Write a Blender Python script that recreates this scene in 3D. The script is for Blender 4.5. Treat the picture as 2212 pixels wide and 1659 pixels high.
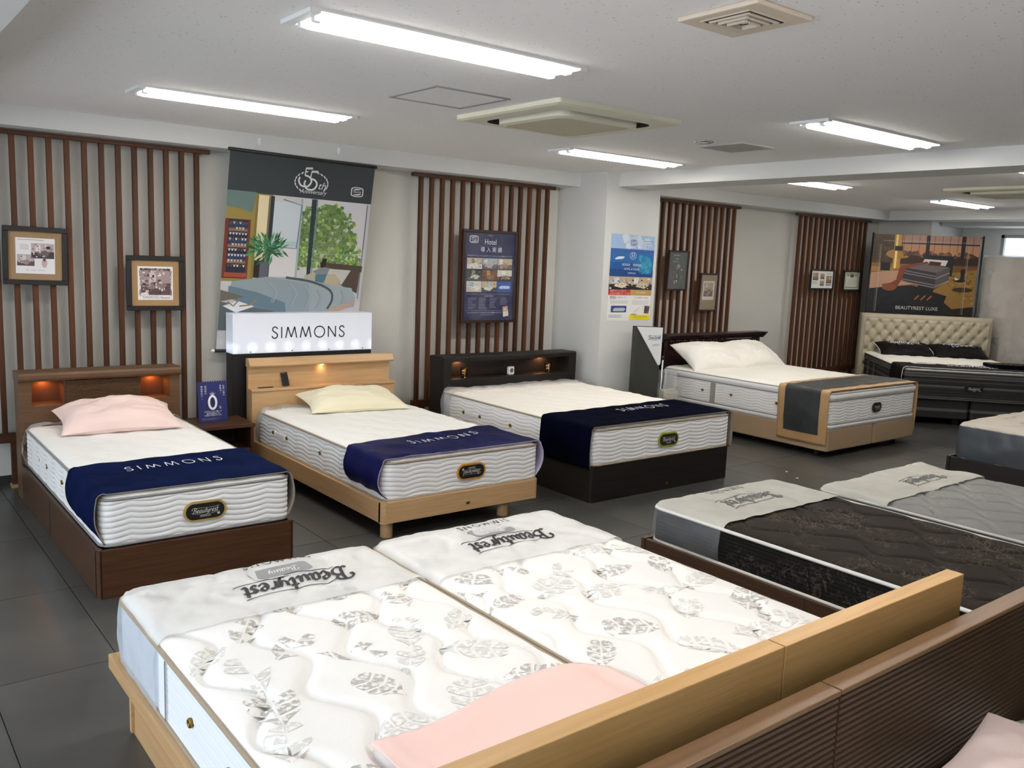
import bpy, bmesh, math, random
from math import sin, cos, pi, sqrt, atan2, radians, hypot
from mathutils import Vector, Matrix, Quaternion
from mathutils.noise import noise as N3

random.seed(7)
S = 1.0625                       # layout units -> metres
SC = bpy.context.scene
COL = SC.collection
for _o in list(bpy.data.objects):
    bpy.data.objects.remove(_o)

# ------------------------------------------------------------------ camera
cam_d = bpy.data.cameras.new('camera')
cam = bpy.data.objects.new('camera', cam_d)
COL.objects.link(cam)
_yaw, _pit, _rol = radians(51.654), radians(-8.265), radians(2.278)
_f = Vector((cos(_pit) * cos(_yaw), cos(_pit) * sin(_yaw), sin(_pit)))
_r = _f.cross(Vector((0, 0, 1))).normalized()
_u = _r.cross(_f)
_r2 = cos(_rol) * _r + sin(_rol) * _u
_u2 = -sin(_rol) * _r + cos(_rol) * _u
cam.matrix_world = Matrix(((_r2.x, _u2.x, -_f.x, 0), (_r2.y, _u2.y, -_f.y, 0), (_r2.z, _u2.z, -_f.z, 1.6 * S), (0, 0, 0, 1)))
cam_d.sensor_fit = 'HORIZONTAL'
cam_d.sensor_width = 36.0
cam_d.lens = 36.0 * 1890.35 / 2212.0
cam_d.clip_start = 0.05
SC.camera = cam

# ------------------------------------------------------------------ world: overcast daylight outside the windows
W = bpy.data.worlds.new('daylight')
SC.world = W
W.use_nodes = True
_bg = W.node_tree.nodes['Background']
_bg.inputs[0].default_value = (0.80, 0.90, 1.0, 1)
_bg.inputs[1].default_value = 4.6
TUBE_STRENGTH = 22.0             # luminance of the ceiling fluorescents
SC.view_settings.view_transform = 'Standard'
SC.view_settings.look = 'None'
SC.view_settings.gamma = 1.0
SC.view_settings.use_curve_mapping = False
SC.view_settings.exposure = -0.1

# ------------------------------------------------------------------ helpers
def lin(c):
    if isinstance(c, str):
        c = tuple(int(c[i:i + 2], 16) for i in (0, 2, 4))
    o = []
    for x in c[:3]:
        x = x / 255.0
        o.append(x / 12.92 if x <= 0.04045 else ((x + 0.055) / 1.055) ** 2.4)
    return (o[0], o[1], o[2], 1.0)

MATS = {}
def pmat(name, base, rough=0.6, spec=0.5, c2=None, scale=(1, 1, 1), ns=4.0, detail=4, contrast=(0.35, 0.65), bump=0.0, bs=80.0,
         metal=0.0, rand=0.0, sheen=0.0, coat=0.0, emit=None, es=0.0, trans=0.0, alpha=1.0, bscale=None, wave=0):
    if name in MATS:
        return MATS[name]
    m = bpy.data.materials.new(name)
    m.use_nodes = True
    nt = m.node_tree
    b = nt.nodes['Principled BSDF']
    b.inputs['Roughness'].default_value = rough
    b.inputs['Specular IOR Level'].default_value = spec
    b.inputs['Metallic'].default_value = metal
    b.inputs['Sheen Weight'].default_value = sheen
    b.inputs['Coat Weight'].default_value = coat
    b.inputs['Transmission Weight'].default_value = trans
    b.inputs['Alpha'].default_value = alpha
    b.inputs['Base Color'].default_value = lin(base)
    if emit:
        b.inputs['Emission Color'].default_value = lin(emit)
        b.inputs['Emission Strength'].default_value = es
    tc = nt.nodes.new('ShaderNodeTexCoord')
    out = None
    if c2 is not None:
        mp = nt.nodes.new('ShaderNodeMapping')
        mp.inputs['Scale'].default_value = scale
        nt.links.new(tc.outputs['Object'], mp.inputs['Vector'])
        nz = nt.nodes.new('ShaderNodeTexNoise')
        nz.inputs['Scale'].default_value = ns
        nz.inputs['Detail'].default_value = detail
        if rand > 0:
            oi = nt.nodes.new('ShaderNodeObjectInfo')
            ad = nt.nodes.new('ShaderNodeVectorMath'); ad.operation = 'ADD'
            sc_ = nt.nodes.new('ShaderNodeMath'); sc_.operation = 'MULTIPLY'; sc_.inputs[1].default_value = 37.0
            nt.links.new(oi.outputs['Random'], sc_.inputs[0])
            nt.links.new(mp.outputs['Vector'], ad.inputs[0]); nt.links.new(sc_.outputs[0], ad.inputs[1])
            nt.links.new(ad.outputs[0], nz.inputs['Vector'])
        else:
            nt.links.new(mp.outputs['Vector'], nz.inputs['Vector'])
        rp = nt.nodes.new('ShaderNodeValToRGB')
        rp.color_ramp.elements[0].position = contrast[0]; rp.color_ramp.elements[0].color = lin(base)
        rp.color_ramp.elements[1].position = contrast[1]; rp.color_ramp.elements[1].color = lin(c2)
        nt.links.new(nz.outputs['Fac'], rp.inputs['Fac'])
        out = rp.outputs['Color']
        if rand > 0:
            hs = nt.nodes.new('ShaderNodeHueSaturation')
            mr = nt.nodes.new('ShaderNodeMapRange')
            mr.inputs['To Min'].default_value = 1 - rand; mr.inputs['To Max'].default_value = 1 + rand
            nt.links.new(oi.outputs['Random'], mr.inputs['Value'])
            nt.links.new(mr.outputs[0], hs.inputs['Value'])
            nt.links.new(out, hs.inputs['Color'])
            out = hs.outputs['Color']
        nt.links.new(out, b.inputs['Base Color'])
    if bump > 0:
        n2 = nt.nodes.new('ShaderNodeTexNoise')
        n2.inputs['Scale'].default_value = bs
        n2.inputs['Detail'].default_value = 3
        if bscale:
            m2 = nt.nodes.new('ShaderNodeMapping'); m2.inputs['Scale'].default_value = bscale
            nt.links.new(tc.outputs['Object'], m2.inputs['Vector']); nt.links.new(m2.outputs['Vector'], n2.inputs['Vector'])
        else:
            nt.links.new(tc.outputs['Object'], n2.inputs['Vector'])
        bp = nt.nodes.new('ShaderNodeBump')
        bp.inputs['Strength'].default_value = bump
        bp.inputs['Distance'].default_value = 0.01
        nt.links.new(n2.outputs['Fac'], bp.inputs['Height'])
        nt.links.new(bp.outputs['Normal'], b.inputs['Normal'])
    MATS[name] = m
    return m

def wood(name, a, c, axis='x', rough=0.45, rand=0.0, bump=0.05, coat=0.0, sc=3.0, spec=.4):
    s = {'x': (1.2, 22, 22), 'y': (22, 1.2, 22), 'z': (22, 22, 1.2)}[axis]
    return pmat(name, a, rough=rough, spec=spec, c2=c, scale=s, ns=sc, detail=5, contrast=(0.3, 0.72), bump=bump, bs=6, bscale=s, rand=rand, coat=coat)

def print_mat(name, rough=0.55, coat=0.0):
    if name in MATS:
        return MATS[name]
    m = bpy.data.materials.new(name); m.use_nodes = True
    nt = m.node_tree; b = nt.nodes['Principled BSDF']
    at = nt.nodes.new('ShaderNodeVertexColor'); at.layer_name = 'Col'
    nt.links.new(at.outputs['Color'], b.inputs['Base Color'])
    b.inputs['Roughness'].default_value = rough
    b.inputs['Coat Weight'].default_value = coat
    MATS[name] = m
    return m

def plastic_film(name, tint, milky=0.35, rough=0.25, gloss=0.12):
    if name in MATS:
        return MATS[name]
    m = bpy.data.materials.new(name); m.use_nodes = True
    nt = m.node_tree; nt.nodes.remove(nt.nodes['Principled BSDF'])
    out = nt.nodes['Material Output']
    tr = nt.nodes.new('ShaderNodeBsdfTransparent'); tr.inputs[0].default_value = (0.97, 0.97, 0.97, 1)
    df = nt.nodes.new('ShaderNodeBsdfDiffuse'); df.inputs[0].default_value = lin(tint)
    tl = nt.nodes.new('ShaderNodeBsdfTranslucent'); tl.inputs[0].default_value = lin(tint)
    gl = nt.nodes.new('ShaderNodeBsdfGlossy'); gl.inputs['Roughness'].default_value = rough
    m0 = nt.nodes.new('ShaderNodeMixShader'); m0.inputs[0].default_value = 0.12
    nt.links.new(df.outputs[0], m0.inputs[1]); nt.links.new(tl.outputs[0], m0.inputs[2])
    m1 = nt.nodes.new('ShaderNodeMixShader')
    tc = nt.nodes.new('ShaderNodeTexCoord')
    nz = nt.nodes.new('ShaderNodeTexNoise'); nz.inputs['Scale'].default_value = 5; nz.inputs['Detail'].default_value = 3
    nt.links.new(tc.outputs['Object'], nz.inputs['Vector'])
    mr = nt.nodes.new('ShaderNodeMapRange')
    mr.inputs['From Min'].default_value = 0.3; mr.inputs['From Max'].default_value = 0.7
    mr.inputs['To Min'].default_value = max(0, milky - 0.08); mr.inputs['To Max'].default_value = min(1, milky + 0.08)
    nt.links.new(nz.outputs['Fac'], mr.inputs['Value']); nt.links.new(mr.outputs[0], m1.inputs[0])
    nt.links.new(tr.outputs[0], m1.inputs[1]); nt.links.new(m0.outputs[0], m1.inputs[2])
    m2 = nt.nodes.new('ShaderNodeMixShader'); m2.inputs[0].default_value = gloss
    nt.links.new(m1.outputs[0], m2.inputs[1]); nt.links.new(gl.outputs[0], m2.inputs[2])
    nt.links.new(m2.outputs[0], out.inputs['Surface'])
    MATS[name] = m
    return m

def tag(o, label=None, cat=None, group=None, kind=None):
    if label: o['label'] = label
    if cat: o['category'] = cat
    if group: o['group'] = group
    if kind: o['kind'] = kind
    return o

def thing(name, label, cat, loc=(0, 0, 0), rotz=0.0, group=None, rot=None):
    o = bpy.data.objects.new(name, None)
    COL.objects.link(o)
    o.empty_display_size = 0.1
    o.location = Vector(loc) * S
    o.rotation_euler = rot if rot else (0, 0, rotz)
    return tag(o, label, cat, group)

def root_off(p):
    """sum of the locations up the parent chain, in layout units"""
    t = Vector((0, 0, 0))
    while p is not None:
        t += p.location / S
        p = p.parent
    return t

def copy_tree(o, parent=None):
    c = o.copy(); COL.objects.link(c); c.parent = parent
    for ch in o.children:
        copy_tree(ch, c)
    return c

class MB:
    """collects faces; build() links them as ONE mesh object.  Coordinates in layout units."""
    def __init__(s):
        s.v = []; s.f = []; s.m = []; s.sm = []; s.c = []
    def add(s, vs, fs, mi=0, smooth=False, col=None):
        k = len(s.v)
        s.v += [tuple(p) for p in vs]
        for f in fs:
            s.f.append([i + k for i in f]); s.m.append(mi); s.sm.append(smooth); s.c.append(col)
        return s
    def box(s, x0, x1, y0, y1, z0, z1, mi=0):
        vs = [(x, y, z) for z in (z0, z1) for y in (y0, y1) for x in (x0, x1)]
        return s.add(vs, [(0, 2, 3, 1), (4, 5, 7, 6), (0, 1, 5, 4), (2, 6, 7, 3), (0, 4, 6, 2), (1, 3, 7, 5)], mi)
    def prism(s, poly, a0, a1, axis='y', mi=0, smooth=False):
        """poly: 2-D outline; axis y: poly is (x,z); axis x: poly is (y,z); axis z: poly is (x,y)"""
        n = len(poly)
        def P(p, a):
            return {'y': (p[0], a, p[1]), 'x': (a, p[0], p[1]), 'z': (p[0], p[1], a)}[axis]
        vs = [P(p, a0) for p in poly] + [P(p, a1) for p in poly]
        area = sum(poly[i][0] * poly[(i + 1) % n][1] - poly[(i + 1) % n][0] * poly[i][1] for i in range(n))
        flip = (area > 0) == (axis == 'y')
        fs = [[i, (i + 1) % n, n + (i + 1) % n, n + i] for i in range(n)]
        k = len(s.f)
        s.add(vs, fs, mi, smooth)
        s.add([], [], mi)
        caps = [list(range(n))[::-1], list(range(n, 2 * n))]
        base = len(s.v) - 2 * n
        for c in caps:
            s.f.append([i + base for i in c]); s.m.append(mi); s.sm.append(False); s.c.append(None)
        if flip:
            for i in range(k, len(s.f)):
                s.f[i] = s.f[i][::-1]
        return s
    def grid(s, fn, nu, nv, mi=0, smooth=True, closed=False, col=None):
        """fn(u,v) u,v in 0..1; closed wraps u"""
        k = len(s.v)
        cu = nu if closed else nu + 1
        for j in range(nv + 1):
            for i in range(cu):
                s.v.append(tuple(fn(i / nu, j / nv)))
        for j in range(nv):
            for i in range(nu):
                a = k + j * cu + i; b = k + j * cu + (i + 1) % cu
                s.f.append([a, b, b + cu, a + cu]); s.m.append(mi(i / nu, j / nv) if callable(mi) else mi); s.sm.append(smooth); s.c.append(col)
        return s
    def tube(s, path, r, n=6, closed=False, mi=0, cap=True):
        P = [Vector(p) for p in path]; m = len(P); k = len(s.v)
        up = Vector((0, 0, 1))
        for i, p in enumerate(P):
            a = P[i - 1] if (i > 0 or closed) else p
            b = P[(i + 1) % m] if (i < m - 1 or closed) else p
            t = (b - a).normalized()
            sd = t.cross(up)
            if sd.length < 1e-3: sd = t.cross(Vector((0, 1, 0)))
            sd.normalize(); w = sd.cross(t)
            rr = r[i] if isinstance(r, (list, tuple)) else r
            for q in range(n):
                th = 2 * pi * q / n
                s.v.append(tuple(p + rr * (cos(th) * sd + sin(th) * w)))
        for i in range(m if closed else m - 1):
            for q in range(n):
                a = k + i * n + q; b = k + i * n + (q + 1) % n
                c = k + ((i + 1) % m) * n + (q + 1) % n; d = k + ((i + 1) % m) * n + q
                s.f.append([a, b, c, d]); s.m.append(mi); s.sm.append(True); s.c.append(None)
        if cap and not closed:
            s.f.append([k + q for q in range(n)][::-1]); s.m.append(mi); s.sm.append(False); s.c.append(None)
            s.f.append([k + (m - 1) * n + q for q in range(n)]); s.m.append(mi); s.sm.append(False); s.c.append(None)
        return s
    def lathe(s, prof, cx=0, cy=0, n=20, mi=0, smooth=True):
        k = len(s.v)
        for r, z in prof:
            for q in range(n):
                th = 2 * pi * q / n
                s.v.append((cx + r * cos(th), cy + r * sin(th), z))
        for i in range(len(prof) - 1):
            for q in range(n):
                s.f.append([k + i * n + q, k + i * n + (q + 1) % n, k + (i + 1) * n + (q + 1) % n, k + (i + 1) * n + q])
                s.m.append(mi); s.sm.append(smooth); s.c.append(None)
        for ring, rev in ((0, True), (len(prof) - 1, False)):
            if prof[ring][0] > 1e-4:
                f = [k + ring * n + q for q in range(n)]
                s.f.append(f[::-1] if rev else f); s.m.append(mi); s.sm.append(False); s.c.append(None)
        return s
    def build(s, name, mats, parent=None, world=True, bevel=0.0, seg=2, loc=None, rot=None, solid=None):
        off = root_off(parent) if (world and parent is not None) else Vector((0, 0, 0))
        if loc is not None:
            off = Vector((0, 0, 0))
        me = bpy.data.meshes.new(name)
        me.from_pydata([((x - off.x) * S, (y - off.y) * S, (z - off.z) * S) for x, y, z in s.v], [], s.f)
        if not isinstance(mats, (list, tuple)): mats = [mats]
        for m in mats: me.materials.append(m)
        me.polygons.foreach_set('material_index', s.m)
        me.polygons.foreach_set('use_smooth', s.sm)
        if any(c is not None for c in s.c):
            ca = me.color_attributes.new('Col', 'FLOAT_COLOR', 'CORNER')
            buf = []
            for f, c in zip(s.f, s.c):
                c = c or (1, 1, 1, 1)
                buf += list(c) * len(f)
            ca.data.foreach_set('color', buf)
        if bevel > 0:
            bm = bmesh.new(); bm.from_mesh(me)
            bmesh.ops.recalc_face_normals(bm, faces=bm.faces[:])
            es = [e for e in bm.edges if len(e.link_faces) == 2 and e.calc_face_angle(0) > 0.6]
            bmesh.ops.bevel(bm, geom=es, offset=bevel * S, segments=seg, affect='EDGES', profile=0.6, clamp_overlap=True)
            bm.to_mesh(me); bm.free()
        me.update()
        o = bpy.data.objects.new(name, me)
        COL.objects.link(o)
        if parent is not None: o.parent = parent
        if loc is not None: o.location = Vector(loc) * S
        if rot is not None: o.rotation_euler = rot
        if solid:
            md = o.modifiers.new('thickness', 'SOLIDIFY'); md.thickness = solid[0] * S; md.offset = solid[1]
            if len(solid) > 2: md.material_offset = solid[2]; md.material_offset_rim = solid[2]
        return o

def struct(mb, name, mats, bevel=0.0, parent=None):
    o = mb.build(name, mats, parent, bevel=bevel)
    if parent is None: o['kind'] = 'structure'
    return o

def rrect(w, h, r, n=5, cx=0, cy=0):
    """rounded rectangle outline, counter-clockwise"""
    pts = []
    for (sx, sy, a0) in ((1, 1, 0), (-1, 1, 90), (-1, -1, 180), (1, -1, 270)):
        for i in range(n + 1):
            a = radians(a0 + 90 * i / n)
            pts.append((cx + sx * (w / 2 - r) + r * cos(a), cy + sy * (h / 2 - r) + r * sin(a)))
    return pts

def ell(cx, cy, rx, ry, n=20, a0=0, a1=360):
    k = n if a1 - a0 >= 360 else n + 1
    return [(cx + rx * cos(radians(a0 + (a1 - a0) * i / n)), cy + ry * sin(radians(a0 + (a1 - a0) * i / n))) for i in range(k)]

def crom(pts, n=5):
    """catmull-rom through the points"""
    out = []
    P = [pts[0]] + list(pts) + [pts[-1]]
    for i in range(1, len(P) - 2):
        a, b, c, d = P[i - 1], P[i], P[i + 1], P[i + 2]
        for k in range(n):
            t = k / n
            out.append(tuple(0.5 * ((2 * b[q]) + (-a[q] + c[q]) * t + (2 * a[q] - 5 * b[q] + 4 * c[q] - d[q]) * t * t + (-a[q] + 3 * b[q] - 3 * c[q] + d[q]) * t ** 3) for q in (0, 1)))
    out.append(tuple(pts[-1]))
    return out

# ------------------------------------------------------------------ lettering as flat outlines (2-D)
TXT = {}
def text2d(body, shear=0.0):
    key = (body, shear)
    if key in TXT: return TXT[key]
    c = bpy.data.curves.new('lettering', 'FONT'); c.body = body; c.size = 1.0; c.shear = shear; c.resolution_u = 3
    o = bpy.data.objects.new('lettering', c)
    me = o.to_mesh()
    vs = [(v.co.x, v.co.y) for v in me.vertices]; fs = [list(p.vertices) for p in me.polygons]
    o.to_mesh_clear(); bpy.data.objects.remove(o); bpy.data.curves.remove(c)
    TXT[key] = (vs, fs)
    return TXT[key]

def ribbon(path, wf, closed=False):
    """flat stroke; wf a width or f(direction angle)"""
    vs = []; fs = []; m = len(path)
    for i, p in enumerate(path):
        a = path[i - 1] if (i > 0 or closed) else p
        b = path[(i + 1) % m] if (i < m - 1 or closed) else p
        dx, dy = b[0] - a[0], b[1] - a[1]; d = hypot(dx, dy) or 1
        w = (wf(atan2(dy, dx)) if callable(wf) else wf) / 2
        nx, ny = -dy / d, dx / d
        vs += [(p[0] + nx * w, p[1] + ny * w), (p[0] - nx * w, p[1] - ny * w)]
    for i in range(m if closed else m - 1):
        j = (i + 1) % m
        fs.append([2 * i, 2 * i + 1, 2 * j + 1, 2 * j])
    return vs, fs

SCRIPT = {
 'B': ([[(.20, .76), (.18, .45), (.12, .1), (.0, .0), (-.08, .08)], [(-.12, .45), (-.16, .62), (-.02, .77), (.22, .8), (.42, .74), (.44, .56), (.3, .43), (.17, .41)], [(.17, .41), (.36, .4), (.48, .28), (.42, .08), (.24, -.01), (.1, .03)]], .56),
 'e': ([[(.05, .2), (.17, .22), (.27, .33), (.2, .44), (.08, .37), (.03, .18), (.1, .02), (.2, .01), (.31, .12)]], .33),
 'a': ([[(.29, .38), (.2, .44), (.07, .33), (.03, .12), (.1, .0), (.2, .07), (.29, .3)], [(.31, .43), (.27, .14), (.31, .01), (.4, .1)]], .41),
 'u': ([[(.05, .43), (.03, .14), (.09, .0), (.2, .08), (.28, .3)], [(.31, .43), (.27, .14), (.31, .01), (.4, .1)]], .41),
 't': ([[(.16, .72), (.08, .16), (.12, .01), (.24, .09)], [(-.02, .44), (.26, .45)]], .27),
 'y': ([[(.05, .43), (.03, .16), (.09, .04), (.2, .12), (.28, .34)], [(.31, .43), (.24, .0), (.13, -.24), (.0, -.22)]], .35),
 'r': ([[(.06, .43), (.04, .2), (.02, .0)], [(.04, .18), (.12, .38), (.22, .44), (.27, .38)]], .29),
 's': ([[(.23, .36), (.15, .44), (.07, .36), (.13, .24), (.2, .12), (.12, .0), (.0, .06)]], .27)}
def logo_script(word='Beautyrest', thick=.085, thin=.03, swoosh=True):
    """calligraphic word; height about 1 cap = .8, returns verts, faces, width"""
    vs = []; fs = []; x = 0
    nib = lambda a: thin + (thick - thin) * abs(sin(a - radians(28)))
    def put(path, w):
        v, f = ribbon(path, w); k = len(vs)
        vs.extend(v); fs.extend([[i + k for i in q] for q in f])
    for ch in word:
        st, adv = SCRIPT[ch]
        for q in st:
            put(crom([(x + p[0] + .18 * p[1], p[1]) for p in q], 5), nib)
        x += adv + .03
    if swoosh:
        put(crom([(.62, .66), (1.0, .76), (1.9, .70), (x - .5, .72), (x + .15, .88)], 6), lambda a: .035)
        put(crom([(.3, -.1), (1.0, -.16), (1.7, -.3), (x - .6, -.18), (x - .05, -.14), (x + .2, -.02)], 6), lambda a: .035)
    return vs, fs, x
GEO = {'S': ([crom([(.5, .82), (.43, .95), (.27, 1.0), (.11, .93), (.06, .76), (.14, .62), (.28, .53), (.43, .42), (.51, .26), (.44, .08), (.26, 0), (.09, .06), (0, .22)], 4)], .52),
       'I': ([[(.04, 0), (.04, 1)]], .08),
       'M': ([[(0, 0), (.2, 1.0), (.52, .06), (.84, 1.0), (1.04, 0)]], 1.04),
       'O': ([ell(.5, .5, .5, .5, 28) + [(1.0, .5)]], 1.0),
       'N': ([[(.03, 0), (.03, 1), (.75, 0), (.75, 1)]], .78)}
def logo_geo(word='SIMMONS', w=.085, gap=.34):
    vs = []; fs = []; x = 0
    for ch in word:
        st, adv = GEO[ch]
        for q in st:
            segs = [q] if ch in 'SO' else [[q[i], q[i + 1]] for i in range(len(q) - 1)]
            for sg in segs:
                v, f = ribbon([(x + p[0], p[1]) for p in sg], w); k = len(vs)
                vs.extend(v); fs.extend([[i + k for i in r] for r in f])
        x += adv + gap
    return vs, fs, x - gap

class Print:
    """flat printed sheet.  fractions: u 0..1 left to right, v 0..1 top to bottom; local x right, z up, faces -y"""
    def __init__(s, w, h):
        s.w, s.h = w, h; s.mb = MB(); s.L = 0; s.k = 0
    def xy(s, u, v):
        return ((u - .5) * s.w, (.5 - v) * s.h)
    def raw(s, pts, faces, col, L=None):
        L = s.L if L is None else L
        s.k += 1
        y = -0.0004 * (L + 1) - (s.k % 60) * 5e-6
        s.mb.add([(p[0], y, p[1]) for p in pts], faces, 0, False, lin(col))
        return s
    def poly(s, pts, col, L=None):
        q = [s.xy(*p) for p in pts]
        a = sum(q[i][0] * q[(i + 1) % len(q)][1] - q[(i + 1) % len(q)][0] * q[i][1] for i in range(len(q)))
        if a < 0: q = q[::-1]
        return s.raw(q, [list(range(len(q)))], col, L)
    def rect(s, u0, v0, u1, v1, col, L=None):
        return s.poly([(u0, v0), (u1, v0), (u1, v1), (u0, v1)], col, L)
    def ell(s, u, v, ru, rv, col, L=None, n=16):
        return s.poly(ell(u, v, ru, rv, n), col, L)
    def line(s, pts, wd, col, L=None, smooth=False, closed=False):
        q = [s.xy(*p) for p in pts]
        if smooth: q = crom(q, 5)
        v, f = ribbon(q, wd * s.w, closed)
        return s.raw(v, f, col, L)
    def text(s, body, u, v, hgt, col, L=None, align='c', shear=0.0, sx=1.0, rot=0, maxw=None):
        """hgt: cap height as a fraction of the sheet height"""
        vs, fs = text2d(body, shear)
        k = hgt * s.h / 0.7
        xs = [p[0] for p in vs]; x0, x1 = min(xs), max(xs)
        if maxw: sx = min(sx, maxw * s.w / ((x1 - x0) * k))
        ox = {'c': (x0 + x1) / 2, 'l': x0, 'r': x1}[align]
        X, Y = s.xy(u, v); c, d = cos(radians(rot)), sin(radians(rot))
        pts = []
        for p in vs:
            a, b = (p[0] - ox) * k * sx, (p[1] - .35) * k
            pts.append((X + a * c - b * d, Y + a * d + b * c))
        return s.raw(pts, fs, col, L)
    def shape(s, vsfs, u, v, hgt, col, L=None, rot=0, width=None):
        vs, fs, w = vsfs
        k = (width * s.w / w) if width else hgt * s.h
        X, Y = s.xy(u, v); c, d = cos(radians(rot)), sin(radians(rot)); pts = []
        for p in vs:
            a, b = (p[0] - w / 2) * k, (p[1] - .4) * k
            pts.append((X + a * c - b * d, Y + a * d + b * c))
        return s.raw(pts, fs, col, L)
    def blobs(s, n, u0, v0, u1, v1, r0, r1, cols, L=None, keep=None, asp=None, rnd=random):
        asp = asp or s.w / s.h
        for _ in range(n):
            u, v = rnd.uniform(u0, u1), rnd.uniform(v0, v1)
            if keep and not keep(u, v): continue
            r = rnd.uniform(r0, r1); k = rnd.randint(5, 7); a0 = rnd.uniform(0, 6)
            s.poly([(u + r * rnd.uniform(.6, 1.2) * cos(a0 + 2 * pi * i / k), v + r * asp * rnd.uniform(.6, 1.2) * sin(a0 + 2 * pi * i / k)) for i in range(k)], rnd.choice(cols), L)
        return s
    def emblem(s, u, v, w, fg, bg, L=None):
        """bulged badge with two crescents and a bar"""
        L = s.L if L is None else L
        asp = s.w / s.h; h = w * .72 * asp
        def bulge(k):
            return [(u + k * w * .5 * x, v + k * h * .5 * y) for x, y in ((-.88, -.8), (-.5, -.95), (0, -1), (.5, -.95), (.88, -.8), (1, -.6), (1, .6), (.88, .8), (.5, .95), (0, 1), (-.5, .95), (-.88, .8), (-1, .6), (-1, -.6))]
        s.poly(bulge(1.0), fg, L); s.poly(bulge(.84), bg, L + 1)
        s.poly([(u - w * .3, v - h * .13), (u - w * .3, v - h * .22), (u - w * .1, v - h * .33), (u + w * .3, v - h * .33), (u + w * .22, v - h * .24), (u - w * .05, v - h * .2)], fg, L + 2)
        s.poly([(u + w * .3, v + h * .13), (u + w * .3, v + h * .22), (u + w * .1, v + h * .33), (u - w * .3, v + h * .33), (u - w * .22, v + h * .24), (u + w * .05, v + h * .2)], fg, L + 2)
        vs, fs, ww = logo_geo('SIMMONS', .16, .3)
        k = w * .62 * s.w / ww; X, Y = s.xy(u, v)
        s.raw([(X + (p[0] - ww / 2) * k, Y + (p[1] - .5) * k * 1.2) for p in vs], fs, fg, L + 2)
        return s
    def build(s, name, parent, mat=None, loc=(0, 0, 0), rot=None):
        return s.mb.build(name, mat or print_mat('printed_ink'), parent, world=False, loc=loc, rot=rot)

# ------------------------------------------------------------------ materials
M_wall = pmat('painted_wall', 'd6d4cd', rough=.8, c2='d0cec7', ns=1.2, bump=.08, bs=120)
M_trim = pmat('painted_trim', 'd2d2d0', rough=.7, bump=.04, bs=120)
M_base = pmat('baseboard_dark', '2e2b28', rough=.6)
M_grout = pmat('grout', '2a2a28', rough=.9)
M_tile = pmat('floor_tile', '434240', rough=.3, spec=.45, c2='53524e', scale=(1, 1, 1), ns=2.3, detail=7, contrast=(.3, .75), rand=.04, bump=.02, bs=40)
M_slat = wood('slat_stain', '42230f', '5f3416', 'z', rough=.6, rand=.3, sc=2.0)
M_rail = wood('rail_stain', '432411', '583117', 'x', rough=.6, sc=2.0)
M_black = pmat('black_frame', '1b1a19', rough=.45)
M_dkframe = pmat('dark_brown_frame', '2f1c18', rough=.4)
M_white = pmat('white_metal', 'f2f2f2', rough=.4)
M_steel = pmat('chrome', 'c8c8c8', rough=.2, metal=1.0)
M_brass = pmat('brass', '9a7838', rough=.35, metal=1.0)
M_ac = pmat('aged_plastic', 'e4dfc9', rough=.5)
M_beige = pmat('beige_plastic', 'd9cbb8', rough=.5)
M_dark = pmat('dark_slot', '2a2b2a', rough=.7)
M_grey = pmat('grey_metal', '9a9a98', rough=.5)
M_tube = pmat('lit_tube', 'ffffff', emit='fffaf2', es=TUBE_STRENGTH)
M_glass = pmat('clear_glass', 'ffffff', rough=.02, trans=1.0)
M_glassdull = plastic_film('picture_glass', 'ffffff', milky=.0, rough=.08, gloss=.07)

def ceiling_mat():
    m = bpy.data.materials.new('rock_wool_ceiling'); m.use_nodes = True
    nt = m.node_tree; b = nt.nodes['Principled BSDF']; b.inputs['Roughness'].default_value = .9
    b.inputs['Specular IOR Level'].default_value = .2
    tc = nt.nodes.new('ShaderNodeTexCoord')
    mp = nt.nodes.new('ShaderNodeMapping'); mp.inputs['Scale'].default_value = (1, 2.2, 1)
    nt.links.new(tc.outputs['Object'], mp.inputs['Vector'])
    vo = nt.nodes.new('ShaderNodeTexVoronoi'); vo.inputs['Scale'].default_value = 24
    nt.links.new(mp.outputs[0], vo.inputs['Vector'])
    nz = nt.nodes.new('ShaderNodeTexNoise'); nz.inputs['Scale'].default_value = 9
    nt.links.new(tc.outputs['Object'], nz.inputs['Vector'])
    ml = nt.nodes.new('ShaderNodeMath'); ml.operation = 'MULTIPLY'; ml.inputs[1].default_value = .22
    nt.links.new(nz.outputs['Fac'], ml.inputs[0])
    lt = nt.nodes.new('ShaderNodeMath'); lt.operation = 'LESS_THAN'
    nt.links.new(vo.outputs['Distance'], lt.inputs[0]); nt.links.new(ml.outputs[0], lt.inputs[1])
    mx = nt.nodes.new('ShaderNodeMix'); mx.data_type = 'RGBA'
    mx.inputs[6].default_value = lin('f6f4f3'); mx.inputs[7].default_value = lin('c2bfbd')
    nt.links.new(lt.outputs[0], mx.inputs[0]); nt.links.new(mx.outputs[2], b.inputs['Base Color'])
    bp = nt.nodes.new('ShaderNodeBump'); bp.inputs['Strength'].default_value = .25; bp.invert = True
    nt.links.new(lt.outputs[0], bp.inputs['Height']); nt.links.new(bp.outputs[0], b.inputs['Normal'])
    return m
M_ceil = ceiling_mat()

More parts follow.
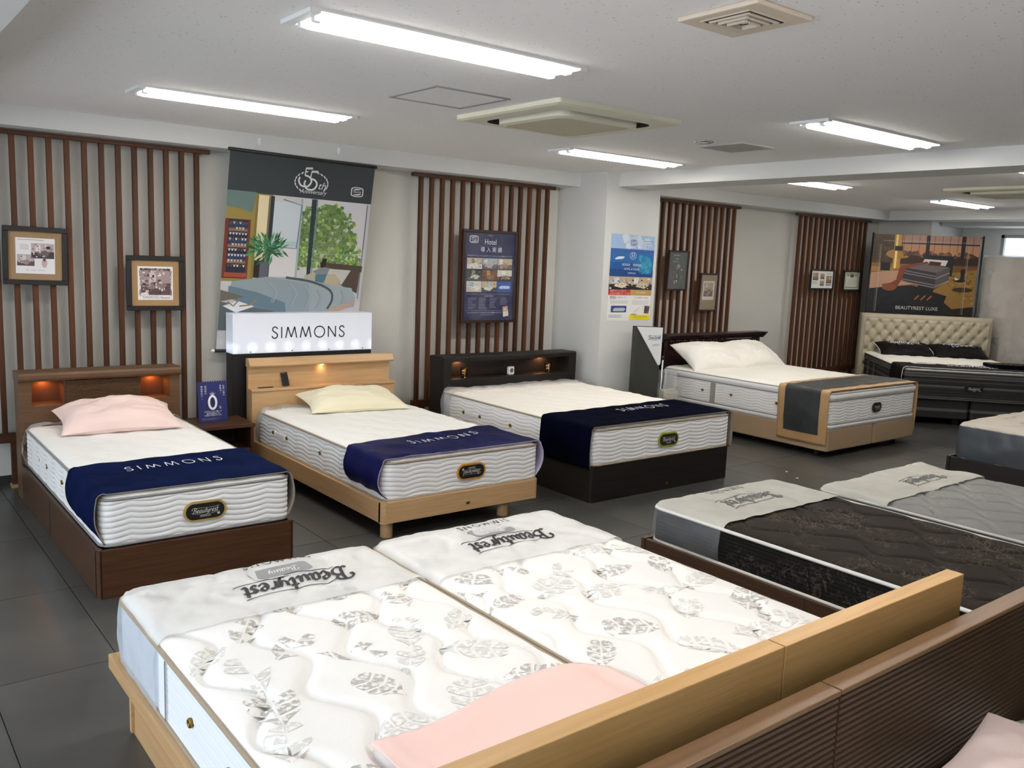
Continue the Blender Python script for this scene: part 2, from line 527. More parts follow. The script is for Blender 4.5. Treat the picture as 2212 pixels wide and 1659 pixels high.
# ------------------------------------------------------------------ the room
XL, XR, YN, YB, ZC = -1.9, 12.1, -2.6, 6.4, 2.38
ZB = 2.26
struct(MB().box(XL - .15, XR + .15, YN - .15, YB + .15, ZC, ZC + .12), 'ceiling', M_ceil)
fl = struct(MB().box(XL - .15, XR + .15, YN - .15, YB + .15, -.12, -.004), 'floor', M_grout)
TX, TY = .432, .856
def tile_mesh(w, h):
    return MB().box(-w / 2, w / 2, -h / 2, h / 2, -.004, 0)
tile0 = None
far_tiles = MB()
for i in range(-5, 28):
    for j in range(-8, 5):
        x0 = -.039 + i * TX; y0 = 3.43 + j * TY
        x1, y1 = x0 + TX - .0035, y0 + TY - .0035
        x0c, x1c, y0c, y1c = max(x0, XL), min(x1, XR), max(y0, YN), min(y1, YB)
        if x1c - x0c < .02 or y1c - y0c < .02: continue
        whole = (x0c, x1c, y0c, y1c) == (x0, x1, y0, y1)
        if 0 <= i <= 25 and j >= -3 and whole:
            if tile0 is None:
                tile0 = tile_mesh(x1 - x0, y1 - y0).build('tile', M_tile, fl, world=False, loc=((x0 + x1) / 2, (y0 + y1) / 2, 0)); o = tile0
            else:
                o = tile0.copy(); COL.objects.link(o); o.location = Vector(((x0 + x1) / 2, (y0 + y1) / 2, 0)) * S
        elif 0 <= i <= 25 and j >= -3:
            tile_mesh(x1c - x0c, y1c - y0c).build('tile', M_tile, fl, world=False, loc=((x0c + x1c) / 2, (y0c + y1c) / 2, 0))
        else:
            far_tiles.box(x0c, x1c, y0c, y1c, -.004, 0)
tag(far_tiles.build('tile_rest', M_tile, fl, world=False), kind='stuff')

struct(MB().box(XL, 11.25, YB, YB + .12, 0, ZC), 'wall_back', M_wall)
struct(MB().box(XL, 11.25, YB - .012, YB, 0, .055), 'baseboard_back', M_base)
# end wall: a projecting block, then a deeper bay with the window
struct(MB().box(11.25, XR + .12, 5.68, YB + .12, 0, ZC), 'wall_corner', M_wall)
wm = MB()
WX0, WY0, WY1, WZ0, WZ1 = XR, 2.9, 5.17, 1.2, 2.13
wm.box(XR, XR + .12, YN, WY0, 0, ZC); wm.box(XR, XR + .12, WY1, 5.68, 0, ZC)
wm.box(XR, XR + .12, WY0, WY1, 0, WZ0); wm.box(XR, XR + .12, WY0, WY1, WZ1, ZC)
struct(wm, 'wall_end', M_wall)
win = thing('window_1', None, None, (XR, 4.03, 1.2)); win['kind'] = 'structure'
g = MB()
for (a, b, c, d) in ((WY0, WY0 + .04, WZ0, WZ1), (WY1 - .04, WY1, WZ0, WZ1), (WY0, WY1, WZ0, WZ0 + .04), (WY0, WY1, WZ1 - .04, WZ1)):
    g.box(XR - .01, XR + .05, a, b, c, d)
g.build('window_frame', M_grey, win, bevel=.003)
for k in range(30):
    z = WZ1 - .06 - k * .028
    MB().add([(XR + .015, WY0 + .05, z), (XR + .035, WY0 + .05, z - .008), (XR + .035, WY1 - .05, z - .008), (XR + .015, WY1 - .05, z)], [(0, 1, 2, 3)]).build('blind_slat', M_white, win)
MB().box(XR + .06, XR + .066, WY0 + .03, WY1 - .03, WZ0 + .03, WZ1 - .03).build('pane', M_glassdull, win)
# window wall on the camera's left, letting the daylight in
wl = MB()
wl.box(XL - .12, XL, YN, -1.9, 0, ZC); wl.box(XL - .12, XL, 5.2, YB, 0, ZC)
wl.box(XL - .12, XL, -1.9, 5.2, 0, .35); wl.box(XL - .12, XL, -1.9, 5.2, 2.15, ZC)
struct(wl, 'wall_left', M_wall)
win2 = thing('window_2', None, None, (XL, 1.65, .35)); win2['kind'] = 'structure'
for k in range(6):
    y = -1.9 + k * 7.1 / 5
    MB().box(XL - .09, XL - .03, y - .025, y + .025, .35, 2.15).build('mullion', M_grey, win2)
MB().box(XL - .09, XL - .03, -1.9, 5.2, .35, .40).build('window_sill', M_grey, win2)
struct(MB().box(XL, XR, YN - .12, YN, 0, ZC), 'wall_near', M_wall)
# bulkheads, beams and pillar
struct(MB().box(XL, 5.53, 6.1, YB, ZB, ZC), 'trim_1', M_trim)
struct(MB().box(6.22, 11.25, 6.1, YB, ZB, ZC), 'trim_2', M_trim)
struct(MB().box(10.95, 11.5, YN, 6.1, ZB, ZC), 'trim_3', M_trim)
struct(MB().box(11.5, XR, YN, 5.68, ZB - .05, ZC), 'trim_4', M_trim)
struct(MB().box(5.68, 6.07, YN, 5.74, ZB, ZC), 'ceiling_beam', M_trim)
struct(MB().box(-.2, .43, YN, 6.1, ZB - .1, ZC), 'ceiling_beam', M_trim)
struct(MB().box(5.53, 6.22, 5.74, YB, 0, ZC), 'pillar', M_trim)

# ------------------------------------------------------------------ ceiling fittings
def ceiling_light(x0, x1, y0, y1, label, proto=[None]):
    t = thing('ceiling_light', label, 'light', ((x0 + x1) / 2, (y0 + y1) / 2, ZC), group='recessed strip lights')
    if proto[0] is None:
        w, h = (x1 - x0) / 2, (y1 - y0) / 2
        r = MB()
        for (a, b, c, d) in ((-w - .012, w + .012, -h - .012, -h), (-w - .012, w + .012, h, h + .012)):
            r.box(a, b, c, d, -.008, 0)
        r.build('rim', M_white, t, world=False)
        for sx in (-1, 1):
            e = MB().box(sx * w - .02, sx * w + .02, -h - .012, h + .012, -.016, 0)
            e.build('end_cap', M_white, t, world=False, bevel=.003)
        MB().box(-w + .02, w - .02, -h, h, -.006, -.002).build('reflector', M_tube, t, world=False)
        for sy in (-.5, .5):
            tb = MB().tube([(-w + .045, sy * h, -.018), (w - .045, sy * h, -.018)], .012, 10)
            tb.build('tube', M_tube, t, world=False)
            for sx in (-1, 1):
                MB().tube([(sx * (w - .02), sy * h, -.018), (sx * (w - .045), sy * h, -.018)], .014, 10).build('socket', M_white, t, world=False)
        proto[0] = t
    else:
        for ch in proto[0].children: copy_tree(ch, t)
    return t
for k, (x, y, lab) in enumerate(((1.32, 2.79, 'large bright strip light nearest above the leaf-print beds'), (1.32, 4.765, 'strip light above the brown wooden bed near the slatted wall'),
        (4.22, 4.775, 'strip light beyond the square cassette, near the black bed'), (4.19, 2.72, 'strip light just before the ceiling beam'),
        (6.5, 4.675, 'strip light directly behind the ceiling beam, partly hidden'), (9.32, 4.61, 'farthest strip light, above the tufted headboard bed'),
        (6.5, 2.72, 'strip light behind the beam beyond the picture edge'), (1.32, .8, 'strip light overhead beyond the upper picture edge'))):
    ceiling_light(x, x + 1.19, y, y + .215, lab)

def air_unit(cx, cy, label):
    t = thing('air_conditioner', label, 'air conditioner', (cx, cy, ZC), group='ceiling cassettes')
    n = 12
    def ring(mb, w0, r0, z0, w1, r1, z1, mi=0):
        a = rrect(w0, w0, r0, n); b = rrect(w1, w1, r1, n); m = len(a)
        mb.add([(p[0], p[1], z0) for p in a] + [(p[0], p[1], z1) for p in b], [[i, (i + 1) % m, m + (i + 1) % m, m + i] for i in range(m)], mi, False)
    f = MB()
    ring(f, .90, .015, 0, .90, .02, -.022); ring(f, .90, .02, -.022, .86, .03, -.03); ring(f, .86, .03, -.03, .70, .10, -.032)
    f.build('panel', M_ac, t, world=False)
    d = MB(); ring(d, .70, .10, -.032, .69, .10, -.004); ring(d, .69, .10, -.004, .60, .09, -.004)
    d.build('air_slot', M_dark, t, world=False)
    c = MB(); ring(c, .60, .09, -.006, .595, .09, -.048); ring(c, .595, .09, -.048, .53, .07, -.055); ring(c, .53, .07, -.055, .52, .065, -.052)
    c.build('centre_cover', M_ac, t, world=False)
    gq = MB(); gq.add([(p[0], p[1], -.051) for p in rrect(.52, .52, .065, n)][::-1], [list(range(4 * (n + 1)))])
    gq.build('intake_panel', pmat('intake_mesh', 'cdc6ab', rough=.6, bump=.3, bs=200), t, world=False)
    for sx, sy in ((1, 0), (0, 1), (-1, 0), (0, -1)):
        MB().box(*((sx * .315 - .006, sx * .315 + .006, -.22, .22) if sx else (-.22, .22, sy * .315 - .006, sy * .315 + .006)), -.016, -.008).build('louvre', M_dark, t, world=False)
    return t
air_unit(3.335, 3.81, 'cream square air conditioner cassette in the middle of the ceiling')
air_unit(8.64, 3.62, 'far cream air conditioner cassette beyond the ceiling beam')

t = thing('access_hatch', 'flush ceiling access hatch with thin grey metal frame', 'hatch', (2.538, 3.81, ZC))
g = MB()
for (a, b, c, d) in ((-.222, .222, -.222, -.205), (-.222, .222, .205, .222), (-.222, -.205, -.205, .205), (.205, .222, -.205, .205)):
    g.box(a, b, c, d, -.005, 0)
g.build('hatch_frame', M_grey, t, world=False)
MB().box(-.203, .203, -.203, .203, -.003, 0).build('hatch_panel', M_ceil, t, world=False)

t = thing('ventilation_fan', 'beige square ventilation fan cover with stepped louvres', 'vent', (2.345, 1.855, ZC))
MB().box(-.14, .14, -.155, .155, -.016, 0).build('cover', M_beige, t, world=False, bevel=.006)
for k in range(4):
    w = .095 - k * .02; z = -.018 - .004 * k
    g = MB()
    for (a, b, c, d) in ((-w, w, -w - .004, -w + .004), (-w, w, w - .004, w + .004), (-w - .004, -w + .004, -w, w), (w - .004, w + .004, -w, w)):
        g.box(a, b, c, d, z, -.014)
    g.build('louvre', M_beige, t, world=False)
    w -= .01
    g = MB()
    for (a, b, c, d) in ((-w, w, -w - .003, -w + .003), (-w, w, w - .003, w + .003), (-w - .003, -w + .003, -w, w), (w - .003, w + .003, -w, w)):
        g.box(a, b, c, d, -.0175, -.014)
    g.build('air_gap', M_dark, t, world=False)

t = thing('return_grille', 'grey slatted square grille in the ceiling by the beam', 'vent', (4.835, 3.81, ZC))
g = MB()
for (a, b, c, d) in ((-.17, .17, -.18, -.165), (-.17, .17, .165, .18), (-.17, -.155, -.165, .165), (.155, .17, -.165, .165)):
    g.box(a, b, c, d, -.008, 0)
g.build('grille_frame', pmat('grille_grey', 'b9b8b4', rough=.5), t, world=False)
for k in range(18):
    y = -.155 + k * .31 / 17
    MB().box(-.155, .155, y - .005, y + .005, -.008, -.001).build('slat', MATS['grille_grey'], t, world=False)
t = thing('downlight', 'small round chrome downlight beside the grey grille', 'light', (4.497, 3.804, ZC))
MB().lathe([(.062, 0), (.062, -.008), (.048, -.012), (.04, -.003), (.0001, -.003)], n=24).build('ring', M_steel, t, world=False)
MB().lathe([(.03, -.004), (.028, -.012), (.0001, -.014)], n=16).build('lamp', pmat('frosted_lamp', 'e8e4da', rough=.3), t, world=False)

# ------------------------------------------------------------------ slatted screens along the wall
YS = 6.28
def slat_screen(x0, x1, n, label, rx0, rx1, posts):
    t = thing('slat_screen', label, 'screen', ((x0 + x1) / 2, YS, 0), group='slatted wood screens on the long wall')
    MB().box(rx0, rx1, YS - .008, YS + .035, 2.225, 2.252).build('top_rail', M_rail, t, bevel=.002, seg=1)
    MB().box(rx0 + .04, rx1 - .04, YS - .008, YS + .035, .295, .355).build('bottom_rail', M_rail, t, bevel=.002, seg=1)
    pit = (x1 - x0 - .03) / (n - 1)
    first = None
    for k in range(n):
        x = x0 + k * pit
        if first is None:
            first = MB().box(-.015, .015, -.004, .033, .355, 2.225).build('slat', M_slat, t, world=False, loc=(x + .015 - (x0 + x1) / 2, 0, 0), bevel=.0015, seg=1); s = first
        else:
            s = first.copy(); COL.objects.link(s); s.location = Vector((x + .015 - (x0 + x1) / 2, 0, 0)) * S
    for px in posts:
        MB().box(px - .02, px + .02, YS, YS + .035, 0, .295).build('post', M_rail, t)
        MB().box(px - .028, px + .028, YS - .02, YS + .05, 0, .02).build('foot', pmat('pale_wood', 'b08d63', rough=.6), t)
    return t
slat_screen(.748, 2.115, 14, 'widely spaced slat screen with two mounted black frames behind brown bed', .68, 2.19, (.915, 1.95))
slat_screen(3.924, 5.322, 14, 'slat screen carrying the navy hotel poster behind the black bed', 3.854, 5.394, (4.0, 5.25))
slat_screen(6.65, 8.05, 14, 'slat screen behind the dark cornice headboard, just past the pillar', 6.58, 8.125, (6.72, 7.98))
slat_screen(9.28, 10.76, 14, 'farthest slat screen, beside the corner bed', 9.21, 10.85, (9.35, 10.7))

# ------------------------------------------------------------------ soft goods: builders
M_mwhite = pmat('mattress_white', 'f1efea', rough=.85, sheen=.2, bump=.15, bs=300)
M_mwarm = pmat('mattress_ivory', 'f0ece2', rough=.85, sheen=.2, bump=.15, bs=300)
M_side = pmat('mattress_border_white', 'efedeb', rough=.8, bump=.12, bs=400)
M_pipe = pmat('grey_piping', '8d8a88', rough=.7)
M_pipet = pmat('taupe_piping', 'a2917c', rough=.7)
M_wcord = pmat('white_cord', 'dcd9d2', rough=.7)
M_navy = pmat('navy_velvet', '0a1536', rough=.8, spec=.03, sheen=.0, c2='0e1b42', ns=5, bump=.1, bs=250)
M_navy2 = pmat('navy_satin', '0b0e38', rough=.5, spec=.12, sheen=.0, c2='11154a', ns=6, bump=.05, bs=200)
M_navy3 = pmat('ink_navy_velvet', '030512', rough=.85, spec=.02, sheen=.0, c2='05081c', ns=5, bump=.1, bs=250)
M_lining = pmat('taupe_lining', '8f8577', rough=.8)
M_lilac = pmat('lilac_lining', 'b3a9c4', rough=.7)
M_film = plastic_film('milky_film', 'ccd0d4', milky=.52, gloss=.07)
M_filmw = plastic_film('white_film', 'dfe2e6', milky=.42, gloss=.09)
M_filmc = plastic_film('clear_film', 'e6e8ec', milky=.22, gloss=.1)
M_ink = pmat('black_ink', '1d1d20', rough=.6)
M_greyink = pmat('grey_ink', '5c5b5a', rough=.6)
M_thread = pmat('white_thread', 'e4e4e8', rough=.7)

def perim(w, l, r, ds, nc=5, y_from=None):
    """points (x,y,nx,ny,s) around a rounded rectangle, ccw from the +y end of the right side"""
    segs = []
    hx, hy = w / 2, l / 2
    def line(x0, y0, x1, y1, nx, ny):
        d = hypot(x1 - x0, y1 - y0); n = max(1, int(d / ds))
        return [(x0 + (x1 - x0) * i / n, y0 + (y1 - y0) * i / n, nx, ny) for i in range(n)]
    def arc(cx, cy, a0):
        return [(cx + r * cos(radians(a0 + 90 * i / nc)), cy + r * sin(radians(a0 + 90 * i / nc)), cos(radians(a0 + 90 * i / nc)), sin(radians(a0 + 90 * i / nc))) for i in range(nc)]
    pts = line(hx, -hy + r, hx, hy - r, 1, 0) + arc(hx - r, hy - r, 0) + line(hx - r, hy, -hx + r, hy, 0, 1) + arc(-hx + r, hy - r, 90)
    pts += line(-hx, hy - r, -hx, -hy + r, -1, 0) + arc(-hx + r, -hy + r, 180) + line(-hx + r, -hy, hx - r, -hy, 0, -1) + arc(hx - r, -hy + r, 270)
    out = []; s = 0
    for i, p in enumerate(pts):
        if i: s += hypot(p[0] - pts[i - 1][0], p[1] - pts[i - 1][1])
        out.append(p + (s,))
    return out

def corner_map(x, y, w, l, r):
    """pull the corners of a rectangular grid onto the rounded rectangle"""
    hx, hy = w / 2, l / 2
    ax, ay = abs(x) - (hx - r), abs(y) - (hy - r)
    if ax > 0 and ay > 0:
        p, q = ax / r, ay / r
        k = max(p, q) / hypot(p, q)
        x = math.copysign(hx - r + p * k * r, x); y = math.copysign(hy - r + q * k * r, y)
    return x, y

def edge_drop(x, y, w, l, R):
    e = min(w / 2 - abs(x), l / 2 - abs(y))
    t = max(0.0, min(1.0, e / R))
    return 1 - sqrt(max(0.0, 1 - (1 - t) ** 2))

def scallop(s, v, nr=8, L=.2, A=.4, depth=.009, flip=1):
    """quilted ribs that hang in scallops between cusps"""
    ph = (s / L) % 1.0
    vv = v * nr - flip * A * (2 * ph - 1) ** 2 * 1.2
    d = abs(sin(pi * vv)) ** .42
    seam = min(ph, 1 - ph) * L
    return depth * d * (0.75 + 0.25 * min(1, seam / .02)) * min(1, v / .06) * min(1, (1 - v) / .06)

class Mattress:
    """rests on z0; local frame: x across, y along, foot end = foot (-1 or +1)"""
    def __init__(s, label, cx, cy, z0, w, l, h, crown=.022, rotz=0.0, name='mattress', group=None, mtop=None, mside=None, mpipe=None,
                 topfn=None, sidefn=None, bands=None, r=.05, ds=.02, nv=36, nx=60, ny=90, pipe_r=.007, pipes=(0.0, 1.0), topR=.09, side_mats=None, bot_pipe=None):
        s.w, s.l, s.h, s.r, s.crown, s.topR, s.z0 = w, l, h, r, crown, topR, z0
        s.topfn = topfn or (lambda x, y: 0.0)
        t = s.t = thing(name, label, 'mattress', (cx, cy, z0), rotz, group)
        P = perim(w, l, r, ds)
        b = MB(); n = len(P)
        for j in range(nv + 1):
            v = j / nv
            for p in P:
                d = sidefn(p[4], v, p) if sidefn else 0.0
                b.v.append((p[0] + p[2] * d, p[1] + p[3] * d, v * h))
        for j in range(nv):
            mi = bands((j + .5) / nv) if bands else 0
            for i in range(n):
                a, c = j * n + i, j * n + (i + 1) % n
                b.f.append([a, c, c + n, a + n]); b.m.append(mi); b.sm.append(True); b.c.append(None)
        b.f.append(list(range(n))[::-1]); b.m.append(0); b.sm.append(False); b.c.append(None)
        s.border = b.build('border', side_mats or [mside or M_side], t, world=False)
        top = MB()
        def fn(u, v):
            # finer spacing towards the rim
            x = (u - .5) * w; y = (v - .5) * l
            z = s.ztop(x, y)
            x2, y2 = corner_map(x, y, w, l, r)
            return (x2, y2, z)
        top.grid(fn, nx, ny)
        s.top = top.build('top_panel', mtop or M_mwhite, t, world=False)
        for k, v in enumerate(pipes):
            mp_ = bot_pipe if (bot_pipe and v < .5) else (mpipe or M_pipe)
            MB().tube([(p[0] + p[2] * .004, p[1] + p[3] * .004, v * h) for p in P[::2]], pipe_r, 6, closed=True).build('piping', mp_, t, world=False)
    def ztop(s, x, y):
        k = 1 - edge_drop(x, y, s.w, s.l, s.topR)
        return s.h + s.crown * k + s.topfn(x, y) * min(1, k * 1.5)
    def put(s, vs, fs, name, mat, lift=.0022, parent=None):
        """flat outline (local x,y) laid on the top or its plastic cover"""
        zf = getattr(s, 'ctop', s.ztop)
        return MB().add([(p[0], p[1], zf(p[0], p[1]) + lift) for p in vs], fs).build(name, mat, parent or s.t, world=False)
    def vent(s, x, y, z, nx, ny):
        o = MB()
        o.lathe([(.0135, 0), (.0135, .006), (.010, .009), (.008, .004), (.0001, .004)], n=14)
        q = Vector((0, 0, 1)).rotation_difference(Vector((nx, ny, 0)))
        return o.build('air_vent', M_brass, s.t, world=False, loc=(x, y, z), rot=q.to_euler())
    def handle(s, x, y, z, along, mat=None):
        o = MB()
        if along == 'y':
            o.box(-.006, .002, -.075, .075, -.014, .014); o.box(-.009, .002, -.085, -.068, -.018, .018); o.box(-.009, .002, .068, .085, -.018, .018)
        else:
            o.box(-.075, .075, -.006, .002, -.014, .014); o.box(-.085, -.068, -.009, .002, -.018, .018); o.box(.068, .085, -.009, .002, -.018, .018)
        return o.build('strap_handle', mat or M_side, s.t, world=False, loc=(x, y, z), bevel=.002, seg=1)
    def badge(s, x, y, z, w, h, rim, rotz=0.0, flip=False, sub='PREMIUM', face='171614', txt='cfccc4'):
        """oval maker's badge on a side; rotz 0 faces -y"""
        t = MB()
        t.prism([(p[0], p[1]) for p in rrect(w, h, h * .499, 10)], -.005, .004, 'y')
        p = Print(w, h)
        p.raw(rrect(w * .90, h * .80, h * .395, 10), [list(range(44))], face, 0)
        p.shape(logo_script(thick=.11, thin=.05), .5, .44, .34, txt, 1, width=.60)
        if sub: p.text(sub, .5, .74, .09, txt, 1)
        p.rect(.78, .64, .84, .74, txt, 1)
        o = t.build('brand_badge', rim, s.t, world=False, loc=(x, y, z), rot=(0, pi if flip else 0, rotz))
        p.build('badge_face', o, loc=(0, -.0052, 0))
        return o

def tuft(x, y, px=.17, py=.15, a=.006):
    k = int(math.floor(y / py)); ox = (k % 2) * px / 2
    u = ((x + ox) / px) % 1 - .5; v = (y / py) % 1 - .5
    return a * (cos(2 * pi * u) * cos(pi * v) * .5 + .25 * cos(2 * pi * u * .5)) - a * 1.2 * math.exp(-((u * px) ** 2 + (v * py) ** 2) / .0006)

def cover(m, name, ya, yb, mat, parent=None, off=.007, drop=1.0, amp=.006, seed=0, world_label=None):
    """loose plastic bag over the end of a mattress between local y=ya (open) and the mattress end on that side; yb=+1/-1 end"""
    g = MB(); w, l, r = m.w + 2 * off, m.l + 2 * off, m.r + off
    lo, hi = (ya, l / 2) if yb > 0 else (-l / 2, ya)
    def nz(x, y, z, k=6.0):
        return N3(Vector((x * k + seed, y * k, z * k))) * amp + N3(Vector((x * k * 2.3, y * k * 2.3 + seed, z * k * 2))) * amp * .5
    def fn(u, v):
        x = (u - .5) * w; y = lo + (hi - lo) * v
        k = 1 - edge_drop(x, y, w, l, .05)
        z = m.h - .012 + (m.crown + .012) * min(1, k) + off + m.topfn(x, y) * .3
        x2, y2 = corner_map(x, y, w, l, r)
        return (x2, y2, z + max(-off * .6, nz(x, y, 0)))
    g.grid(fn, 50, 26)
    m.ctop = lambda x, y: fn(x / w + .5, (y - lo) / (hi - lo))[2]
    P = [p for p in perim(w, l, r, .025)]
    sel = [p for p in P if lo - 1e-6 <= p[1] <= hi + 1e-6]
    # order the strip so it is continuous (split at the mattress middle)
    side = lambda p: atan2(p[0], -yb * (p[1])) if False else None
    if yb > 0:
        sel.sort(key=lambda p: (0, -p[4]) if False else atan2(p[1] - lo + .2, p[0]))
    else:
        sel.sort(key=lambda p: atan2(hi - p[1] + .2, p[0]))
    n = len(sel); nvv = 8
    def fs(u, v):
        i = min(n - 1, int(round(u * (n - 1)))); p = sel[i]
        z = (m.h - .012 + off) * (1 - v) + (m.h * (1 - drop) - .004) * v
        d = nz(p[0], p[1], z * 1.5, 7) + amp * sin(pi * v)
        return (p[0] + p[2] * d * (v > 0), p[1] + p[3] * d * (v > 0), z)
    g.grid(fs, n - 1, nvv, mi=1)
    return g.build(name, mat if isinstance(mat, list) else [mat, mat], parent or m.t, world=False)

def throw(label, cat, m, y0, y1, mats, name='bed_throw', hangL=.2, hangR=.2, bulge=.015, wr=.006, seed=0, sl=0.0, group=None, off=.022, overhang=0.0, wk=7.0, flare=0.0, tuck=0.0):
    """cloth across a mattress from local y0 to y1, hanging down both sides; returns thing + mapping"""
    t = thing(name, label, cat, tuple(m.t.location / S), m.t.rotation_euler.z, group)
    hw = m.w / 2 + off; R = .034
    flat = hw - R; arc = R * pi / 2
    tot = hangL + hangR + 2 * flat + 2 * arc
    def prof(d):
        """d: arc length from the left hem"""
        if d < hangL: return (-hw, -(hangL - d) - R, -1.0, 0.0)
        d -= hangL
        if d < arc:
            a = d / R; return (-hw + R - R * cos(a), -R + R * sin(a), -cos(a), sin(a))
        d -= arc
        if d < 2 * flat: return (-flat + d, 0.0, 0.0, 1.0)
        d -= 2 * flat
        if d < arc:
            a = d / R; return (hw - R + R * sin(a), -R + R * cos(a), sin(a), cos(a))
        d -= arc
        return (hw, -R - d, 1.0, 0.0)
    zt = m.h + m.crown + .010
    def pos(d, y):
        x, z, nx, nz = prof(d)
        f = (y - y0) / (y1 - y0)
        nn = N3(Vector((d * wk + seed, y * wk, seed))) * wr + N3(Vector((d * wk * 2.1 + seed, y * wk * 1.4, 3))) * wr * .5
        hang = max(0, -z - R)
        if hang > 0:
            H = hangL if x < 0 else hangR
            q = hang / H
            nn += bulge * sin(pi * min(1, q) * .9) + flare * q * (.5 + .5 * sin(y * 16 + seed)) - tuck * q * q
        else:
            k = 1 - edge_drop(max(-m.w / 2, min(m.w / 2, x)), max(-m.l / 2, min(m.l / 2, y)), m.w, m.l, .06)
            nn += -m.crown * (1 - k) * .35 if abs(x) < flat else 0
            nn += m.topfn(x, y) * .4 if abs(x) < flat else 0
        return (x + nx * nn, y + sl * (d - tot / 2) * f, zt + z + max(-.003, nn) * nz if nz > .5 else zt + z + nz * nn)
    g = MB()
    g.grid(lambda u, v: pos(u * tot, y0 + (y1 - y0) * v), int(tot / .018), max(12, int((y1 - y0) / .02)))
    o = g.build('cloth', mats, t, world=False, solid=(.005, -1.0, 1))
    def top(x, y):
        return pos(hangL + arc + flat + x, y)
    return t, top, pos, tot

def lay(t, top, vs, fs, name, mat, lift=.004):
    return MB().add([(lambda q: (q[0], q[1], q[2] + lift))(top(p[0], p[1])) for p in vs], fs).build(name, mat, t, world=False)

def pillow(label, loc, w, d, h, mat, rot=(0, 0, 0), seed=0, name='pillow', group=None, sag=0.0, flap=False, piping=None):
    t = thing(name, label, 'pillow', loc, group=group, rot=rot)
    g = MB()
    def sh(u, v, sgn):
        a, b = u * 2 - 1, v * 2 - 1
        prof = (max(0, 1 - abs(a) ** 2.2) * max(0, 1 - abs(b) ** 2.2)) ** .5
        pin = 1 - .10 * (1 - abs(a) ** 1.5) * (abs(b) ** 3); pin2 = 1 - .10 * (1 - abs(b) ** 1.5) * (abs(a) ** 3)
        x, y = a * w / 2 * pin2, b * d / 2 * pin
        nn = N3(Vector((a * 2.2 + seed, b * 2.2, sgn * 2))) * .24 + (.5 - abs(N3(Vector((a * 3 + seed, b * 3.4, sgn * 4))))) * .16 + N3(Vector((a * 7 + seed, b * 7, 2))) * .05
        z = sgn * h / 2 * prof * (1 + nn)
        if sgn < 0: z *= .55
        z -= sag * (a * a) * h * .3
        return (x, y, z + h * .28)
    g.grid(lambda u, v: sh(u, v, 1), 56, 40)
    g.grid(lambda u, v: sh(1 - u, v, -1), 40, 30)
    g.build('pillowcase', mat, t, world=False)
    if piping:
        pts = [sh(i / 20, 0, 1) for i in range(20)] + [sh(1, i / 14, 1) for i in range(14)] + [sh(1 - i / 20, 1, 1) for i in range(20)] + [sh(0, 1 - i / 14, 1) for i in range(14)]
        MB().tube(pts, .004, 6, closed=True).build('piping', piping, t, world=False)
    return t, lambda x, y: sh(x / w + .5, y / d + .5, 1)

# ------------------------------------------------------------------ bed 1: brown drawer bed with lit headboard
W_br = wood('walnut_brown_x', '43291a', '543520', 'x', rough=.4)
W_bry = wood('walnut_brown_y', '3f2818', '51341f', 'y', rough=.4)
W_hb = wood('headboard_brown', '5a402a', '6c4e34', 'x', rough=.45)
W_dk = pmat('niche_inside', '5e3a20', rough=.6)
M_warm = pmat('warm_lamp', 'ffd9a8', emit='ff9a45', es=9.0)
b = thing('platform_bed', 'dark brown box bed frame with two orange-lit headboard niches', 'bed', (1.3625, 5.0, 0))
MB().box(.905, 1.82, 4.06, 4.085, 0, .225).build('footboard', W_br, b, bevel=.004)
for x0, x1 in ((.895, .92), (1.805, 1.83)):
    MB().box(x0, x1, 4.085, 5.93, 0, .225).build('side_panel', W_bry, b, bevel=.004)
    MB().prism([(x0, 4.075), (x0 + .008, 4.06), (x1 - .008, 4.06), (x1, 4.075), (x1, 4.1), (x0, 4.1)], 0, .228, 'z').build('corner_trim', W_bry, b)
MB().box(.92, 1.805, 4.085, 5.93, .18, .205).build('deck', M_dark, b)
MB().box(.893, .896, 5.1, 5.103, .01, .2).build('panel_joint', M_dark, b)
HL, HR, HY0, HY1 = .895, 1.85, 5.93, 6.08
hb = MB(); hb.box(HL, HR, HY0, HY1, 0, .585); h_o = hb.build('headboard', W_hb, b, bevel=.003)
MB().box(HL, .966, HY0, HY1, .585, .735).build('stile', W_hb, h_o)
MB().box(1.784, HR, HY0, HY1, .585, .735).build('stile', W_hb, h_o)
MB().box(.966, 1.784, HY1 - .012, HY1, .585, .735).build('niche_back', W_dk, h_o)
for x0, x1 in ((1.146, 1.156), (1.592, 1.602)):
    MB().box(x0, x1, HY0 + .01, HY1 - .012, .585, .73).build('divider', W_dk, h_o)
rp = MB(); nr = 17
prof = [(HY1 - .02, .585)]
for k in range(nr):
    z = .587 + k * .143 / nr
    prof += [(HY0 + .012, z), (HY0 + .002, z + .002), (HY0 + .002, z + .0062), (HY0 + .012, z + .0078)]
prof += [(HY1 - .02, .732)]
rp.prism(prof, 1.156, 1.592, 'x').build('ribbed_panel', W_hb, h_o)
cp = MB(); cp.prism([(HY1 + .002, .732), (HY1 + .002, .79), (5.93, .793), (5.907, .787), (5.9, .772), (5.9, .75), (5.908, .737), (5.93, .732)], HL - .004, HR + .004, 'x').build('top_cap', W_hb, h_o, bevel=.003)
for x in (1.05, 1.70):
    l_o = MB().lathe([(.022, .732), (.022, .728), (.0001, .727)], x, 6.0, 14).build('niche_lamp', M_warm, h_o)
    ld = bpy.data.lights.new('niche_light', 'SPOT'); ld.energy = .8; ld.color = (1, .38, .10); ld.spot_size = radians(165); ld.spot_blend = .3; ld.shadow_soft_size = .015
    lo = bpy.data.objects.new('niche_light', ld); COL.objects.link(lo); lo.parent = h_o
    lo.location = (Vector((x, 6.035, .722)) - root_off(h_o)) * S
